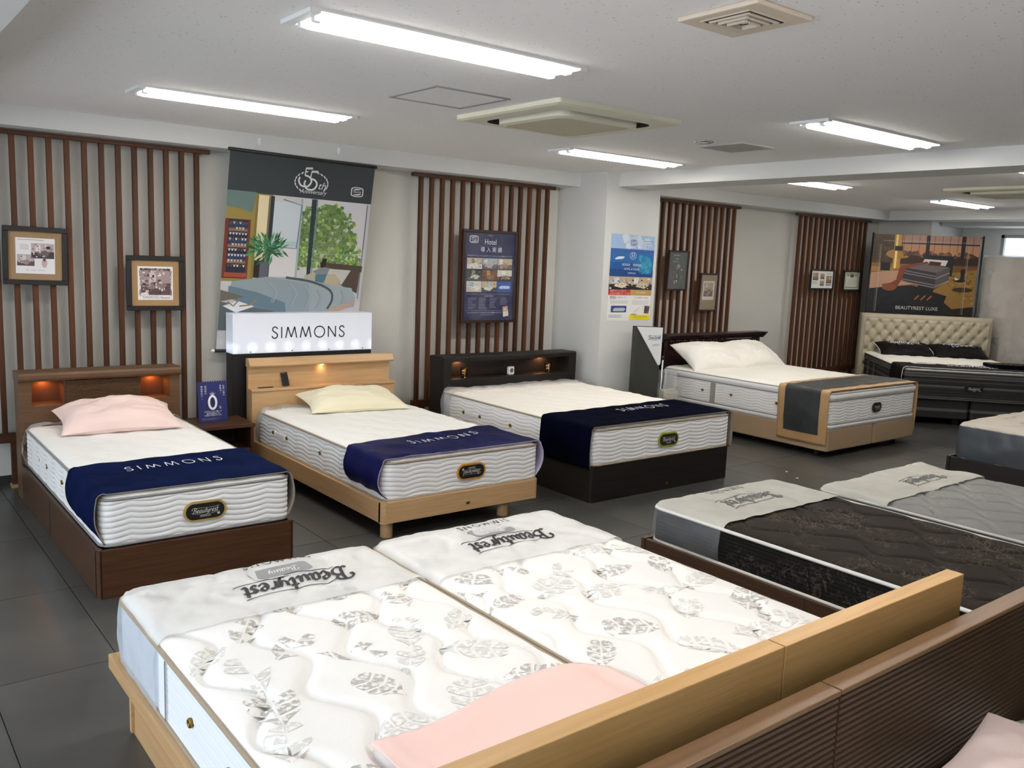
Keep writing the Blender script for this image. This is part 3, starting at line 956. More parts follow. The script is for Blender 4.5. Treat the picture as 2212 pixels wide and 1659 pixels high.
bd = MB().prism([(p[0] + 1.362, p[1] + .055) for p in rrect(.026, .016, .004, 4)], 4.057, 4.061, 'y').build('maker_plate', M_brass, b)

def bed1_top(x, y): return tuft(x, y, .2, .17, .007)
m1 = Mattress('white single mattress with gold-rimmed badge on the brown lit bed', 1.37, 4.995, .235, .89, 1.81, .212, topfn=bed1_top, sidefn=lambda s, v, p: scallop(s, v, 8, .215, .45, .008), mtop=M_mwhite, mpipe=M_pipe, ds=.012, nv=96)
GOLD = pmat('gold_rim', 'b3985a', rough=.5); AMBER = pmat('amber_rim', 'c98a2a', rough=.5); LIME = pmat('lime_rim', '98a02c', rough=.5); BLK = pmat('black_rim', '26211f', rough=.5)
m1.badge(.012, -.905 - .012, .105, .205, .098, GOLD)
for y in (.45, .27, -.12): m1.vent(-.449, y, .12, -1, 0)
m1.handle(-.449, .36, .12, 'y')
cover(m1, 'plastic_cover', .83, 1, M_filmw, amp=.03, off=.012, seed=4)

tb, top, pos, tot = throw('navy velvet throw with white lettering on the brown lit bed', 'bed throw', m1, -.90, -.30, [M_navy, M_lining], hangL=.205, hangR=.205, seed=3, wr=.005, bulge=.02, sl=.05, tuck=.035)
v, f, wd = logo_geo('SIMMONS', .10, .55)
k = .055
lay(tb, top, [((p[0] - wd / 2) * k * 1.05, -.50 + (p[1] - .5) * k * 1.5) for p in v], f, 'lettering', M_thread)
M_pinkp = pmat('pink_pillowcase', 'f0d3cb', rough=.8, sheen=.2, bump=.08, bs=220)
pillow('pale pink pillow lying on the brown lit bed', (1.38, 5.63, .478), .68, .43, .21, M_pinkp, rot=(radians(10), 0, radians(-4)), seed=1.3, sag=.2)

# ------------------------------------------------------------------ nightstand with the navy price card
n_ = thing('nightstand', 'small dark brown nightstand between the two single beds', 'nightstand', (2.1, 5.9, 0))
MB().box(1.905, 2.3, 5.74, 6.08, .37, .395).build('tabletop', W_br, n_, bevel=.003)
MB().box(1.915, 1.935, 5.75, 6.07, 0, .37).build('side_panel', W_bry, n_); MB().box(2.27, 2.29, 5.75, 6.07, 0, .37).build('side_panel', W_bry, n_)
MB().box(1.935, 2.27, 5.76, 6.07, .2, .218).build('shelf', W_br, n_); MB().box(1.935, 2.27, 5.76, 6.07, .04, .06).build('shelf', W_br, n_)
MB().box(1.935, 2.27, 6.05, 6.06, .06, .37).build('back_panel', pmat('back_dark', '241710', rough=.6), n_)
c_ = thing('price_card', 'navy card with serrated top and large white zero percent', 'card', (2.065, 5.9, .397), rot=(radians(-6), 0, radians(1.5)))
zz = [(-.1, 0), (.1, 0), (.1, .272)]
for k in range(12): zz += [(.1 - (k + .5) * .2 / 12, .284), (.1 - (k + 1) * .2 / 12, .272)]
MB().prism(zz, 0, .004, 'y').build('sheet', pmat('card_navy', '232a66', rough=.5), c_, world=False)
MB().prism([(0.0, 0), (.06, 0), (.004, .16), (0, .16)], -.01, .01, 'x').build('easel_leg', pmat('card_back', '3a3f70', rough=.6), c_, world=False)
p = Print(.2, .284)
wt = 'f0eef2'
p.line(ell(.5, .53, .125, .155, 28), .075, wt, 1, closed=True); p.text('%', .76, .66, .06, wt, 1)
for q, (u, st) in enumerate(((.9, 'お買い物の'), (.79, '即戦力。'), (.27, '昭和西川'), (.14, '無金利払い。'))):
    for i, ch in enumerate(st): p.text(ch, u, .14 + i * .055, .036, wt, 1)
for i in range(5): p.line([(.5, .36), (.40 + .05 * i, .27 + .02 * abs(i - 2))], .012, wt, 1)
p.text('5万円以上のご購入で', .5, .75, .032, wt, 1, maxw=.6); p.text('最長20回払いの', .5, .795, .032, wt, 1, maxw=.5); p.text('分割払手数料が０円。', .5, .84, .032, wt, 1, maxw=.6)
p.rect(.1, .905, .75, .91, '8a8cb0', 1); p.rect(.1, .925, .6, .93, '8a8cb0', 1); p.rect(.1, .945, .7, .95, '8a8cb0', 1)
p.build('print', c_, loc=(0, 0, .142))

# ------------------------------------------------------------------ bed 2: natural slatted bed with ledge headboard
W_n = wood('natural_oak_x', 'bf986b', 'cca87c', 'x', rough=.4); W_ny = wood('natural_oak_y', 'ba9264', 'c8a377', 'y', rough=.4)
b = thing('platform_bed', 'natural oak bed frame on round legs with a phone-ledge headboard', 'bed', (2.93, 5.0, 0))
MB().box(2.40, 3.46, 4.10, 4.13, .10, .22).build('foot_rail', W_n, b, bevel=.003)
for x0, x1 in ((2.37, 2.40), (3.46, 3.49)):
    MB().box(x0, x1, 4.13, 5.97, .10, .22).build('side_rail', W_ny, b, bevel=.003)
for sx, x in ((-1, 2.37), (1, 3.49)):
    pts = [(x - sx * .0, 4.15), (x - sx * .032, 4.15), (x - sx * .032, 4.10)] + [(x - sx * .032 + sx * .032 * sin(radians(a)), 4.132 - .032 * cos(radians(a))) for a in (15, 30, 45, 60, 75, 90)]
    MB().prism(pts, .098, .222, 'z').build('corner_block', W_ny, b)
for x, y in ((2.44, 4.18), (3.27, 4.18), (2.44, 5.85), (3.4, 5.85)):
    MB().lathe([(.034, 0), (.036, .004), (.036, .10)], x, y, 18).build('leg', W_n, b)
first = None
for k in range(12):
    y = 4.2 + k * .145
    if first is None: first = MB().box(2.40, 3.46, y, y + .075, .195, .208).build('slat', wood('deck_slat', '8a6a44', '9a7a52', 'x'), b); y00 = y
    else:
        s_ = first.copy(); COL.objects.link(s_); s_.location = Vector((0, y - y00, 0)) * S
h_o = MB().box(2.365, 3.53, 5.97, 6.05, .10, .575).build('headboard', W_n, b, bevel=.003)
MB().box(2.36, 3.535, 5.96, 6.05, .575, .592).build('ledge', W_n, h_o, bevel=.003)
MB().box(2.37, 3.53, 6.05, 6.085, .10, .80).build('back_panel', W_n, h_o, bevel=.002)
MB().prism([(6.087, .745), (6.087, .803), (6.035, .803), (6.005, .755), (6.01, .745)], 2.365, 3.545, 'x').build('top_cap', W_n, h_o, bevel=.002)
MB().lathe([(.013, .7445), (.012, .741), (.0001, .740)], 2.935, 6.03, 12).build('led_lamp', pmat('led_warm', 'fff0d0', emit='ffc98a', es=30.0), h_o)
ld = bpy.data.lights.new('led_light', 'SPOT'); ld.energy = .35; ld.color = (1, .72, .42); ld.spot_size = radians(140); ld.spot_blend = .9; ld.shadow_soft_size = .01
lo = bpy.data.objects.new('led_light', ld); COL.objects.link(lo); lo.parent = h_o; lo.location = (Vector((2.935, 6.03, .737)) - root_off(h_o)) * S
MB().box(2.43, 2.54, 6.0, 6.03, .592, .596).build('socket_tray', M_dark, h_o)
MB().prism([(q[0] + 2.945, q[1] + .145) for q in rrect(.024, .014, .003, 4)], 4.097, 4.101, 'y').build('maker_plate', M_brass, b)
ph = thing('phone', 'black smartphone leaning against the oak headboard', 'phone', (2.645, 6.015, .594), rot=(radians(-14), radians(-6), 0))
MB().prism([(q[0], q[1] + .052) for q in rrect(.052, .104, .008, 4)], 0, .009, 'y').build('body', M_black, ph, world=False, bevel=.001, seg=1)
MB().box(-.022, .022, -.0006, 0, .012, .094).build('screen', pmat('screen_black', '07080a', rough=.4), ph, world=False)
MB().box(-.008, .008, -.0008, 0, .097, .099).build('speaker', M_grey, ph, world=False)

m2 = Mattress('white mattress with upside-down amber badge on the natural oak bed', 2.95, 5.035, .222, 1.10, 1.81, .213, topfn=lambda x, y: tuft(x, y, .22, .19, .007), sidefn=lambda s, v, p: scallop(s, v, 8, .215, .5, .006, -1), mtop=M_mwhite, mpipe=M_pipet, ds=.012, nv=96)
m2.badge(.025, -.905 - .012, .108, .205, .098, AMBER, flip=True)
for y in (.62, .40, -.10): m2.vent(-.554, y, .115, -1, 0)
m2.handle(-.556, .51, .115, 'y')
cover(m2, 'plastic_cover', .80, 1, M_filmw, amp=.02, off=.012, seed=14)
tb, top, pos, tot = throw('crumpled navy satin throw with white lettering on the oak bed', 'bed throw', m2, -.905, -.42, [M_navy2, M_lilac], hangL=.20, hangR=.20, seed=8, wr=.016, wk=5.0, bulge=.035, sl=.10, tuck=.05)
v, f, wd = logo_geo('SIMMONS', .10, .55)
lay(tb, top, [((p[0] - wd / 2) * .062 + .03, -.60 + (p[1] - .5) * .075) for p in v], f, 'lettering', M_thread)
pillow('cream pillow lying on the natural oak bed', (3.02, 5.70, .462), .74, .43, .18, pmat('cream_pillowcase', 'efe7c8', rough=.85, sheen=.2, bump=.08, bs=220), rot=(radians(9), 0, radians(-8)), seed=5.1, sag=.15)

# ------------------------------------------------------------------ bed 3: black drawer bed with niche headboard
W_k = wood('black_oak_x', '1d1916', '25201d', 'x', spec=.22, rough=.45); W_ky = wood('black_oak_y', '1b1715', '231e1c', 'y', spec=.22, rough=.45)
M_nb = pmat('niche_dark', '2a201a', rough=.6)
b = thing('platform_bed', 'black box bed frame with a long lit niche headboard', 'bed', (4.64, 5.0, 0))
MB().prism([(q[0] + 4.64, q[1] + 4.99) for q in rrect(1.42, 1.82, .025, 5)], 0, .25, 'z').build('box_base', W_k, b)
MB().prism([(q[0] + 4.67, q[1] + .045) for q in rrect(.026, .015, .004, 4)], 4.076, 4.081, 'y').build('maker_plate', pmat('copper_plate', '8a5a3a', rough=.4, metal=.8), b)
HY0, HY1, HL, HR = 5.89, 6.10, 3.945, 5.395
h_o = MB().box(HL, HR, HY0, HY1, 0, .582).build('headboard', W_k, b, bevel=.003)
MB().box(HL, 4.02, HY0, HY1, .582, .728).build('stile', W_k, h_o); MB().box(5.31, HR, HY0, HY1, .582, .728).build('stile', W_k, h_o)
MB().box(4.02, 5.31, HY1 - .05, HY1, .582, .728).build('niche_back', M_nb, h_o)
MB().prism([(HY0, .728), (HY1, .728), (HY1, .758), (HY1 - .01, .768), (HY0 + .012, .768), (HY0, .757)], HL, HR, 'x').build('top_cap', W_k, h_o)
MB().lathe([(.009, 0), (.007, -.003), (.0001, -.003)], 0, 0, 10).build('screw_cap', M_dark, h_o, loc=(4.0 - 4.64, HY0 - .001 - 5.0, .54), rot=(radians(-90), 0, 0))
for x in (4.19, 5.10):
    MB().lathe([(.018, .727), (.018, .724), (.0001, .723)], x, 5.99, 12).build('niche_lamp', M_warm, h_o)
    ld = bpy.data.lights.new('niche_light', 'SPOT'); ld.energy = 1.1; ld.color = (1, .5, .2); ld.spot_size = radians(160); ld.spot_blend = .4; ld.shadow_soft_size = .012
    lo = bpy.data.objects.new('niche_light', ld); COL.objects.link(lo); lo.parent = h_o; lo.location = (Vector((x, 6.022, .720)) - root_off(h_o)) * S
for x, lab in ((4.20, 'small clear glass jar at the end of the niche away from the pillar'), (5.125, 'small clear glass jar at the niche end by the pillar')):
    g_ = thing('glass_jar', lab, 'glass', (x, 5.965, .583), group='glass jars in the black headboard')
    MB().lathe([(.0001, .001), (.026, .001), (.031, .075), (.033, .08), (.029, .075), (.023, .012), (.0001, .012)], n=18).build('glass', M_glass, g_, world=False)
    for q in range(7):
        MB().lathe([(.0001, -.007), (.006, -.004), (.007, 0), (.006, .004), (.0001, .007)], .012 * cos(q * 2.1), .012 * sin(q * 2.1), 8).build('pebble', pmat('amber_glass', 'd8b840', rough=.1) if q % 3 == 0 else pmat('pale_pebble', 'e6e2d0', rough=.2), g_, world=False, loc=(0, 0, .022 + .007 * q))
ck = thing('clock', 'small white square digital clock in the black headboard niche', 'clock', (4.69, 5.955, .583), rotz=radians(10))
MB().prism([(q[0], q[1] + .036) for q in rrect(.07, .072, .012, 5)], -.012, .012, 'y').build('case', pmat('white_plastic', 'ececea', rough=.4), ck, world=False, bevel=.002, seg=1)
MB().box(-.018, .018, -.0135, -.012, .02, .055).build('display', pmat('lcd', '55604f', rough=.2), ck, world=False)
for x in (-.027, .027): MB().box(x - .003, x + .003, -.014, -.012, .034, .042).build('button', M_dark, ck, world=False)

m3 = Mattress('white double mattress with lime-rimmed badge on the black bed', 4.64, 4.985, .252, 1.415, 1.80, .235, topfn=lambda x, y: tuft(x, y, .2, .17, .013), sidefn=lambda s, v, p: scallop(s, v, 9, .225, .5, .006), mtop=M_mwarm, mpipe=M_pipet, ds=.013, nv=100)
m3.badge(.012, -.90 - .012, .115, .205, .10, LIME)
for y in (.58, .36, -.02): m3.vent(-.712, y, .12, -1, 0)
m3.handle(-.713, .47, .12, 'y')
cover(m3, 'plastic_cover', .74, 1, M_filmw, amp=.015, off=.012, seed=24)
tb, top, pos, tot = throw('very dark navy velvet throw with white lettering on the black bed', 'bed throw', m3, -.905, -.36, [M_navy3, M_lining], hangL=.25, hangR=.25, seed=13, wr=.003, bulge=.012, sl=.035)
lay(tb, top, [((p[0] - wd / 2) * .062 + .14, -.53 + (p[1] - .5) * .08) for p in v], f, 'lettering', M_thread)

# ------------------------------------------------------------------ black cabinet with the lit sign, and the banner behind it
cb = thing('display_cabinet', 'plain black cabinet behind the oak headboard under the lit sign', 'cabinet', (2.85, 6.215, 0))
MB().box(2.29, 3.41, 6.135, 6.268, .02, .828).build('carcass', pmat('matt_black', '161514', rough=.5), cb, bevel=.003)
MB().box(2.30, 3.40, 6.145, 6.26, 0, .02).build('plinth', M_dark, cb)
MB().box(2.2915, 3.4085, 6.1335, 6.135, .04, .82).build('front_panel', pmat('matt_black2', '1a1918', rough=.45), cb)
def lightbox_mat():
    """acrylic box lit from the row of lamps along its lower edge"""
    m = bpy.data.materials.new('lit_acrylic'); m.use_nodes = True
    nt = m.node_tree; b_ = nt.nodes['Principled BSDF']
    b_.inputs['Base Color'].default_value = (.72, .74, .8, 1); b_.inputs['Roughness'].default_value = .25
    tc = nt.nodes.new('ShaderNodeTexCoord'); sp = nt.nodes.new('ShaderNodeSeparateXYZ')
    nt.links.new(tc.outputs['Object'], sp.inputs[0])
    # eight lamps: distance to the nearest lamp in the row
    fr = nt.nodes.new('ShaderNodeMath'); fr.operation = 'PINGPONG'; fr.inputs[1].default_value = .0695 * S
    nt.links.new(sp.outputs['X'], fr.inputs[0])
    zz_ = nt.nodes.new('ShaderNodeMath'); zz_.operation = 'SUBTRACT'; zz_.inputs[1].default_value = .042 * S
    nt.links.new(sp.outputs['Z'], zz_.inputs[0])
    cv = nt.nodes.new('ShaderNodeCombineXYZ'); nt.links.new(fr.outputs[0], cv.inputs[0]); nt.links.new(zz_.outputs[0], cv.inputs[1])
    ln = nt.nodes.new('ShaderNodeVectorMath'); ln.operation = 'LENGTH'; nt.links.new(cv.outputs[0], ln.inputs[0])
    mr = nt.nodes.new('ShaderNodeMapRange'); mr.inputs['From Min'].default_value = .0; mr.inputs['From Max'].default_value = .062; mr.inputs['To Min'].default_value = .42; mr.inputs['To Max'].default_value = .0
    mr.interpolation_type = 'SMOOTHSTEP'
    nt.links.new(ln.outputs['Value'], mr.inputs['Value'])
    m2_ = nt.nodes.new('ShaderNodeMapRange'); m2_.inputs['From Min'].default_value = .0; m2_.inputs['From Max'].default_value = .29 * S; m2_.inputs['To Min'].default_value = .30; m2_.inputs['To Max'].default_value = .16
    nt.links.new(sp.outputs['Z'], m2_.inputs['Value'])
    ad = nt.nodes.new('ShaderNodeMath'); ad.operation = 'ADD'; nt.links.new(mr.outputs[0], ad.inputs[0]); nt.links.new(m2_.outputs[0], ad.inputs[1])
    b_.inputs['Emission Color'].default_value = (.78, .86, 1, 1)
    nt.links.new(ad.outputs[0], b_.inputs['Emission Strength'])
    return m
sg = thing('light_box_sign', 'glowing white light box sign with thin dark capital lettering', 'sign', (2.85, 6.215, .83))
MB().box(2.29, 3.41, 6.13, 6.268, .83, 1.12).build('acrylic_box', lightbox_mat(), sg, bevel=.002, seg=1)
v, f, wd = logo_geo('SIMMONS', .105, .34)
k = .0835
MB().add([((p[0] - wd / 2) * k + 2.875, 6.1285, .937 + p[1] * k) for p in v], f).build('lettering', pmat('sign_letter', '1b1d28', rough=.5), sg)
for x in (2.42, 2.74, 3.04, 3.33):
    MB().lathe([(.006, 0), (.004, .003), (.0001, .003)], 0, 0, 10).build('screw', M_grey, sg, loc=(x - 2.85, 6.129 - 6.215, .012), rot=(radians(90), 0, 0))

# hanging banner, leaning back behind the sign
BW, BH = 1.128, 1.44
bn = thing('hanging_banner', 'tall hanging banner showing a blue-covered bed beside a window', 'banner', (2.826, 6.085, 2.245), rot=(radians(9.5), radians(1.1), 0))
MB().box(-BW / 2, BW / 2, 0, .0015, -BH, 0).build('fabric', pmat('banner_fabric', 'c9c8c4', rough=.7), bn, world=False)
MB().tube([(-BW / 2 - .012, -.002, .004), (BW / 2 + .012, -.002, .004)], .012, 8).build('top_rod', M_black, bn, world=False)
MB().tube([(-BW / 2 - .012, .0, -BH), (BW / 2 + .012, .0, -BH)], .012, 8).build('bottom_rod', M_black, bn, world=False)
MB().lathe([(.012, 0), (.014, .004), (.012, .02), (.0001, .022)], n=10).build('rod_end', M_white, bn, world=False, loc=(-BW / 2 - .012, 0, -BH), rot=(0, radians(-90), 0))
VIS = 1.07 / BH
p = Print(BW, BH)
def B(u, v): return (u, v * VIS)
def bp_(pts, col, L): p.poly([B(*q) for q in pts], col, L)
def br_(u0, v0, u1, v1, col, L): bp_([(u0, v0), (u1, v0), (u1, v1), (u0, v1)], col, L)
br_(0, .0, 1, 1.26, 'c4c2c2', 0)
br_(0, 0, 1, .262, '31373a', 2)
# left: yellow room, rack, column
br_(0, .255, .30, .86, '8f7d3f', 1); bp_([(0, .255), (.19, .255), (.17, .39), (.09, .37), (0, .36)], '5f7470', 2)
br_(.19, .27, .21, .85, '7d6c35', 2); br_(.205, .27, .272, .86, 'd9cba4', 3); br_(.272, .28, .285, .7, '77684a', 3)
br_(.0, .44, .165, .84, '6b2f22', 3); br_(.024, .445, .15, .80, '20263a', 4); br_(.015, .80, .16, .83, '9a4a34', 4)
rr = random.Random(5)
for row in range(9):
    v0 = .455 + row * .036
    br_(.026, v0 + .012, .148, v0 + .03, ('2b3a5c', '8a6a4c', '1c2136')[row % 3], 5)
    for k in range(6):
        u0 = .03 + k * .02
        bp_([(u0, v0), (u0 + .008, v0 + .006), (u0 + .016, v0), (u0 + .012, v0 + .018), (u0 + .004, v0 + .018)], rr.choice(['c9c4bd', 'b4afb0', '6b4a3a']), 6)
# window frames and garden
br_(.285, .27, .31, .83, '2a3338', 3); br_(.31, .3, .52, .61, 'c3cbd0', 2); br_(.31, .6, .50, .86, 'd3cfcf', 3)
p.line([B(.37, .285), B(.50, .315), B(.485, .615), B(.31, .61)], .008, '6c7a84', 5)
br_(.31, .572, .485, .575, '7f959c', 5); br_(.31, .58, .485, .608, 'aec3c4', 4)
br_(.50, .262, 1.0, .72, 'c9c7cb', 1)
br_(.49, .27, .505, .84, '9fb0b8', 4)
def crown(u, v):
    return ((u - .72) / .20) ** 2 + ((v / VIS - .50) / .21) ** 2 < 1 or (u < .60 and v / VIS > .32) or v / VIS > .64
p.poly([(u_, v_ * VIS) for u_, v_ in ((.505, .40), (.53, .33), (.56, .33), (.565, .40), (.60, .33), (.66, .29), (.74, .295), (.80, .33), (.84, .38), (.86, .45), (.90, .49), (.93, .55), (.91, .60), (.88, .64), (.97, .66), (.97, .74), (.505, .74))], '667f4a', 2)
p.blobs(620, .505, .28 * VIS, .97, .74 * VIS, .006, .018, ['6b8a42', '587a3c', '7f9c48', '4f7038', '93a85a', '4a683c', '748c58', 'b4bea4'], 3, keep=crown, rnd=rr)
p.blobs(120, .505, .60 * VIS, .97, .76 * VIS, .006, .018, ['8fae4c', '6d9440', 'a9bd6a'], 3, rnd=rr)
for k in range(9):
    p.line([B(.62 + .012 * k, .70), B(.64 + .022 * k, .55), B(.63 + .03 * k, .42 + .01 * (k % 3))], .003, '8a8578', 4)
p.line([B(.505, .64), B(.975, .64)], .004, '7fa3a4', 4); p.line([B(.82, .64), B(.82, .72)], .004, '7fa3a4', 4)
bp_([(.565, .265), (.60, .265), (.60, .86), (.575, .86)], '27343c', 5); p.line([B(.605, .265), B(.61, .85)], .006, '6b8290', 6)
br_(.975, .27, 1.0, .98, 'b9babb', 3); p.line([B(.975, .27), B(.975, .96)], .005, '3d4a6c', 6)
# plant
br_(.205, .71, .245, .83, '241f1f', 7); br_(.245, .71, .305, .83, '5c5e66', 7)
for k in range(110):
    a = rr.uniform(0, 2 * pi); d = rr.uniform(.01, .13)
    cu, cv = .285 + d * cos(a) * 1.05, .625 + d * sin(a) * .8
    w_ = rr.uniform(.005, .010); ln = rr.uniform(.022, .045); th = a + rr.uniform(-.5, .5)
    bp_([(cu - ln * cos(th), cv - ln * sin(th)), (cu + w_ * sin(th), cv - w_ * cos(th)), (cu + ln * cos(th), cv + ln * sin(th)), (cu - w_ * sin(th), cv + w_ * cos(th))], rr.choice(['2f6a45', '3c7d4e', '245539', '4c8f5c', '1c4430']), 8)
# the bed in the picture
bp_([(.66, .70), (.985, .715), (.985, .76), (.97, .76), (.965, .92), (.70, .80)], '4d4136', 7); bp_([(.68, .675), (.715, .672), (.705, .735), (.67, .735)], '1c1d20', 8)
bp_([(.62, .765), (.70, .735), (.77, .745), (.76, .80), (.62, .79)], '7c828c', 8); bp_([(.74, .745), (.90, .75), (.84, .86), (.72, .80)], 'bdbab4', 9)
bp_([(.56, .80), (.63, .775), (.66, .80), (.64, .84), (.56, .83)], 'a9a48e', 10); bp_([(.64, .79), (.74, .785), (.70, .85), (.64, .84)], '4f7384', 10); bp_([(.72, .79), (.78, .78), (.83, .84), (.80, .87), (.71, .85)], 'b3a68c', 11)
bp_([(.07, .86), (.30, .82), (.56, .82), (.82, .87), (.92, .88), (.955, .95), (.955, 1.02), (.62, 1.1), (.40, 1.1), (.06, .98)], '9ba5a9', 8)
bp_([(.07, .86), (.30, .82), (.60, .86), (.62, 1.1), (.40, 1.1), (.30, .98), (.06, .90)], '8c999f', 9)
bp_([(.05, .89), (.24, .93), (.44, 1.0), (.46, 1.12), (.42, 1.12), (.05, .97)], '627884', 10)
p.line([B(.43, .82), B(.62, .845), B(.755, .9), B(.78, .97), B(.75, 1.04)], .016, '46555c', 11, smooth=True)
bp_([(.62, 1.1), (.80, 1.03), (.955, .97), (.955, 1.0), (.72, 1.12), (.60, 1.14)], 'b59c8c', 11)
bp_([(.0, .92), (.16, .965), (.0, 1.0)], '6b6257', 11); bp_([(.0, 1.0), (.36, 1.06), (.36, 1.2), (.0, 1.2)], '59605f', 11)
bp_([(.02, 1.03), (.12, .995), (.23, 1.03), (.11, 1.075)], 'd9dade', 12); p.line([B(.05, 1.0), B(.09, 1.03), B(.13, .98)], .01, '8f7b5c', 13); p.line([B(.13, 1.03), B(.2, 1.02), B(.24, .98)], .01, '8f7b5c', 13)
for (a_, b_, c_) in (((.30, .86), (.36, .92), (.34, 1.0)), ((.45, .86), (.50, .93), (.47, 1.02)), ((.55, .87), (.60, .94), (.58, 1.03)), ((.66, .90), (.69, .97), (.66, 1.04)), ((.84, .90), (.86, .95), (.85, 1.0))):
    p.line([B(*a_), B(*b_), B(*c_)], .008, '88949a', 12, smooth=True); p.line([B(a_[0] + .015, a_[1]), B(b_[0] + .015, b_[1]), B(c_[0] + .015, c_[1])], .007, '97a2a7', 12, smooth=True)
# header lettering and wreath
wt = 'd6d6d6'
for k_, (u_, v_) in enumerate(((.505, .12), (.545, .138))):
    p.line([B(u_ + .045, v_ - .062), B(u_ + .0, v_ - .058)], .013, wt, 4 + k_); p.line([B(u_ + .0, v_ - .06), B(u_ - .006, v_ - .012)], .007, wt, 4 + k_)
    p.line([B(u_ - .006, v_ - .012), B(u_ + .03, v_ + .0), B(u_ + .042, v_ + .03), B(u_ + .018, v_ + .062), B(u_ - .025, v_ + .06), B(u_ - .045, v_ + .03), B(u_ - .038, v_ + .005)], .0115, wt, 4 + k_, smooth=True)
p.text('th', .628, .168 * VIS, .05 * VIS, wt, 6, shear=.35)
p.text('Anniversary', .57, .215 * VIS, .028 * VIS, wt, 4, shear=.4)
for sgn in (-1, 1):
    for k in range(8):
        a = radians(110 + k * 17) if sgn < 0 else radians(70 - k * 15)
        cu, cv = .55 + .115 * cos(a), .155 * VIS - .055 * sin(a)
        th = a + pi / 2
        p.poly([(cu - .014 * cos(th), cv + .011 * sin(th)), (cu + .005 * sin(th), cv + .004 * cos(th)), (cu + .014 * cos(th), cv - .011 * sin(th)), (cu - .005 * sin(th), cv - .004 * cos(th))], wt, 3)
p.emblem(.885, .185 * VIS, .092, wt, '31373a', 4)
p.build('print', bn, loc=(0, -.0008, -BH / 2), mat=print_mat('banner_ink', rough=.6))
for x in (-.42, .36):
    MB().tube([(x, -.002, .012), (x + (.07 if x < 0 else -.1), .01, .085)], .0012, 5).build('hanging_string', M_white, bn, world=False)
for x, lab in ((2.475, 'white wall hook on the bulkhead holding the banner, nearer the lit bed'), (3.09, 'white wall hook on the bulkhead holding the banner, nearer the hotel poster')):
    hk = thing('wall_hook', lab, 'hook', (x, 6.1, 2.33), group='bulkhead hooks')
    MB().prism([(q[0], q[1]) for q in rrect(.02, .05, .008, 4)], -.006, 0, 'y').build('plate', M_white, hk, world=False)
    MB().tube([(0, -.006, -.015), (0, -.014, -.022), (0, -.016, -.014)], .003, 6).build('prong', M_white, hk, world=False)

# ------------------------------------------------------------------ framed pictures on the screens
def frame(label, x0, x1, z0, z1, y, bw, fm, mat_col, pr, rot=None, dep=.022, glass=False, group=None, mar=None, cat='picture'):
    """frame hung at (x,z); pr(Print) draws the sheet inside the moulding"""
    w, h = x1 - x0, z1 - z0
    t = thing('picture_frame', label, cat, ((x0 + x1) / 2, y, (z0 + z1) / 2), rot=rot or (0, 0, 0), group=group)
    for (a, b, c, d) in ((-w / 2, w / 2, h / 2 - bw, h / 2), (-w / 2, w / 2, -h / 2, -h / 2 + bw), (-w / 2, -w / 2 + bw, -h / 2 + bw, h / 2 - bw), (w / 2 - bw, w / 2, -h / 2 + bw, h / 2 - bw)):
        MB().box(a, b, -dep, 0, c, d).build('moulding', fm, t, world=False, bevel=.002, seg=1)
    MB().box(-w / 2 + bw, w / 2 - bw, -.008, -.003, -h / 2 + bw, h / 2 - bw).build('backing', pmat('mount_' + mat_col, mat_col, rough=.8), t, world=False)
    p = Print(w - 2 * bw, h - 2 * bw); pr(p)
    p.build('print', t, loc=(0, -.0081, 0))
    if glass:
        def gl(u, v):
            x, z = (u - .5) * (w - 2 * bw), (v - .5) * (h - 2 * bw)
            return (x, -.014 + .0016 * N3(Vector((x * 9, z * 7, label.__len__()))), z)
        MB().grid(gl, 14, 18).build('cover_sheet', M_glassdull, t, world=False)
    return t
def photo(p, u0, v0, u1, v1, cols, seed, n=26, L=2, base=None):
    """small printed photograph of a room: wall, window, bed blocks in a few tones"""
    r = random.Random(seed)
    p.rect(u0, v0, u1, v1, base or cols[0], L)
    W_, H_ = u1 - u0, v1 - v0
    p.poly([(u0, v0 + H_ * .62), (u1, v0 + H_ * .55), (u1, v1), (u0, v1)], cols[1], L + 1)
    a = u0 + W_ * r.uniform(.1, .5); p.rect(a, v0 + H_ * .08, a + W_ * .22, v0 + H_ * .5, cols[2], L + 1)
    b_ = u0 + W_ * r.uniform(.2, .4)
    p.poly([(b_, v0 + H_ * .55), (b_ + W_ * .3, v0 + H_ * .45), (b_ + W_ * .55, v0 + H_ * .62), (b_ + W_ * .3, v0 + H_ * .9), (b_ - W_ * .1, v0 + H_ * .75)], cols[3 % len(cols)], L + 2)
    for _ in range(n):
        x, y = r.uniform(u0 + W_ * .02, u1 - W_ * .12), r.uniform(v0 + H_ * .05, v1 - H_ * .12)
        p.rect(x, y, x + W_ * r.uniform(.03, .11), y + H_ * r.uniform(.02, .10), r.choice(cols), L + 3)

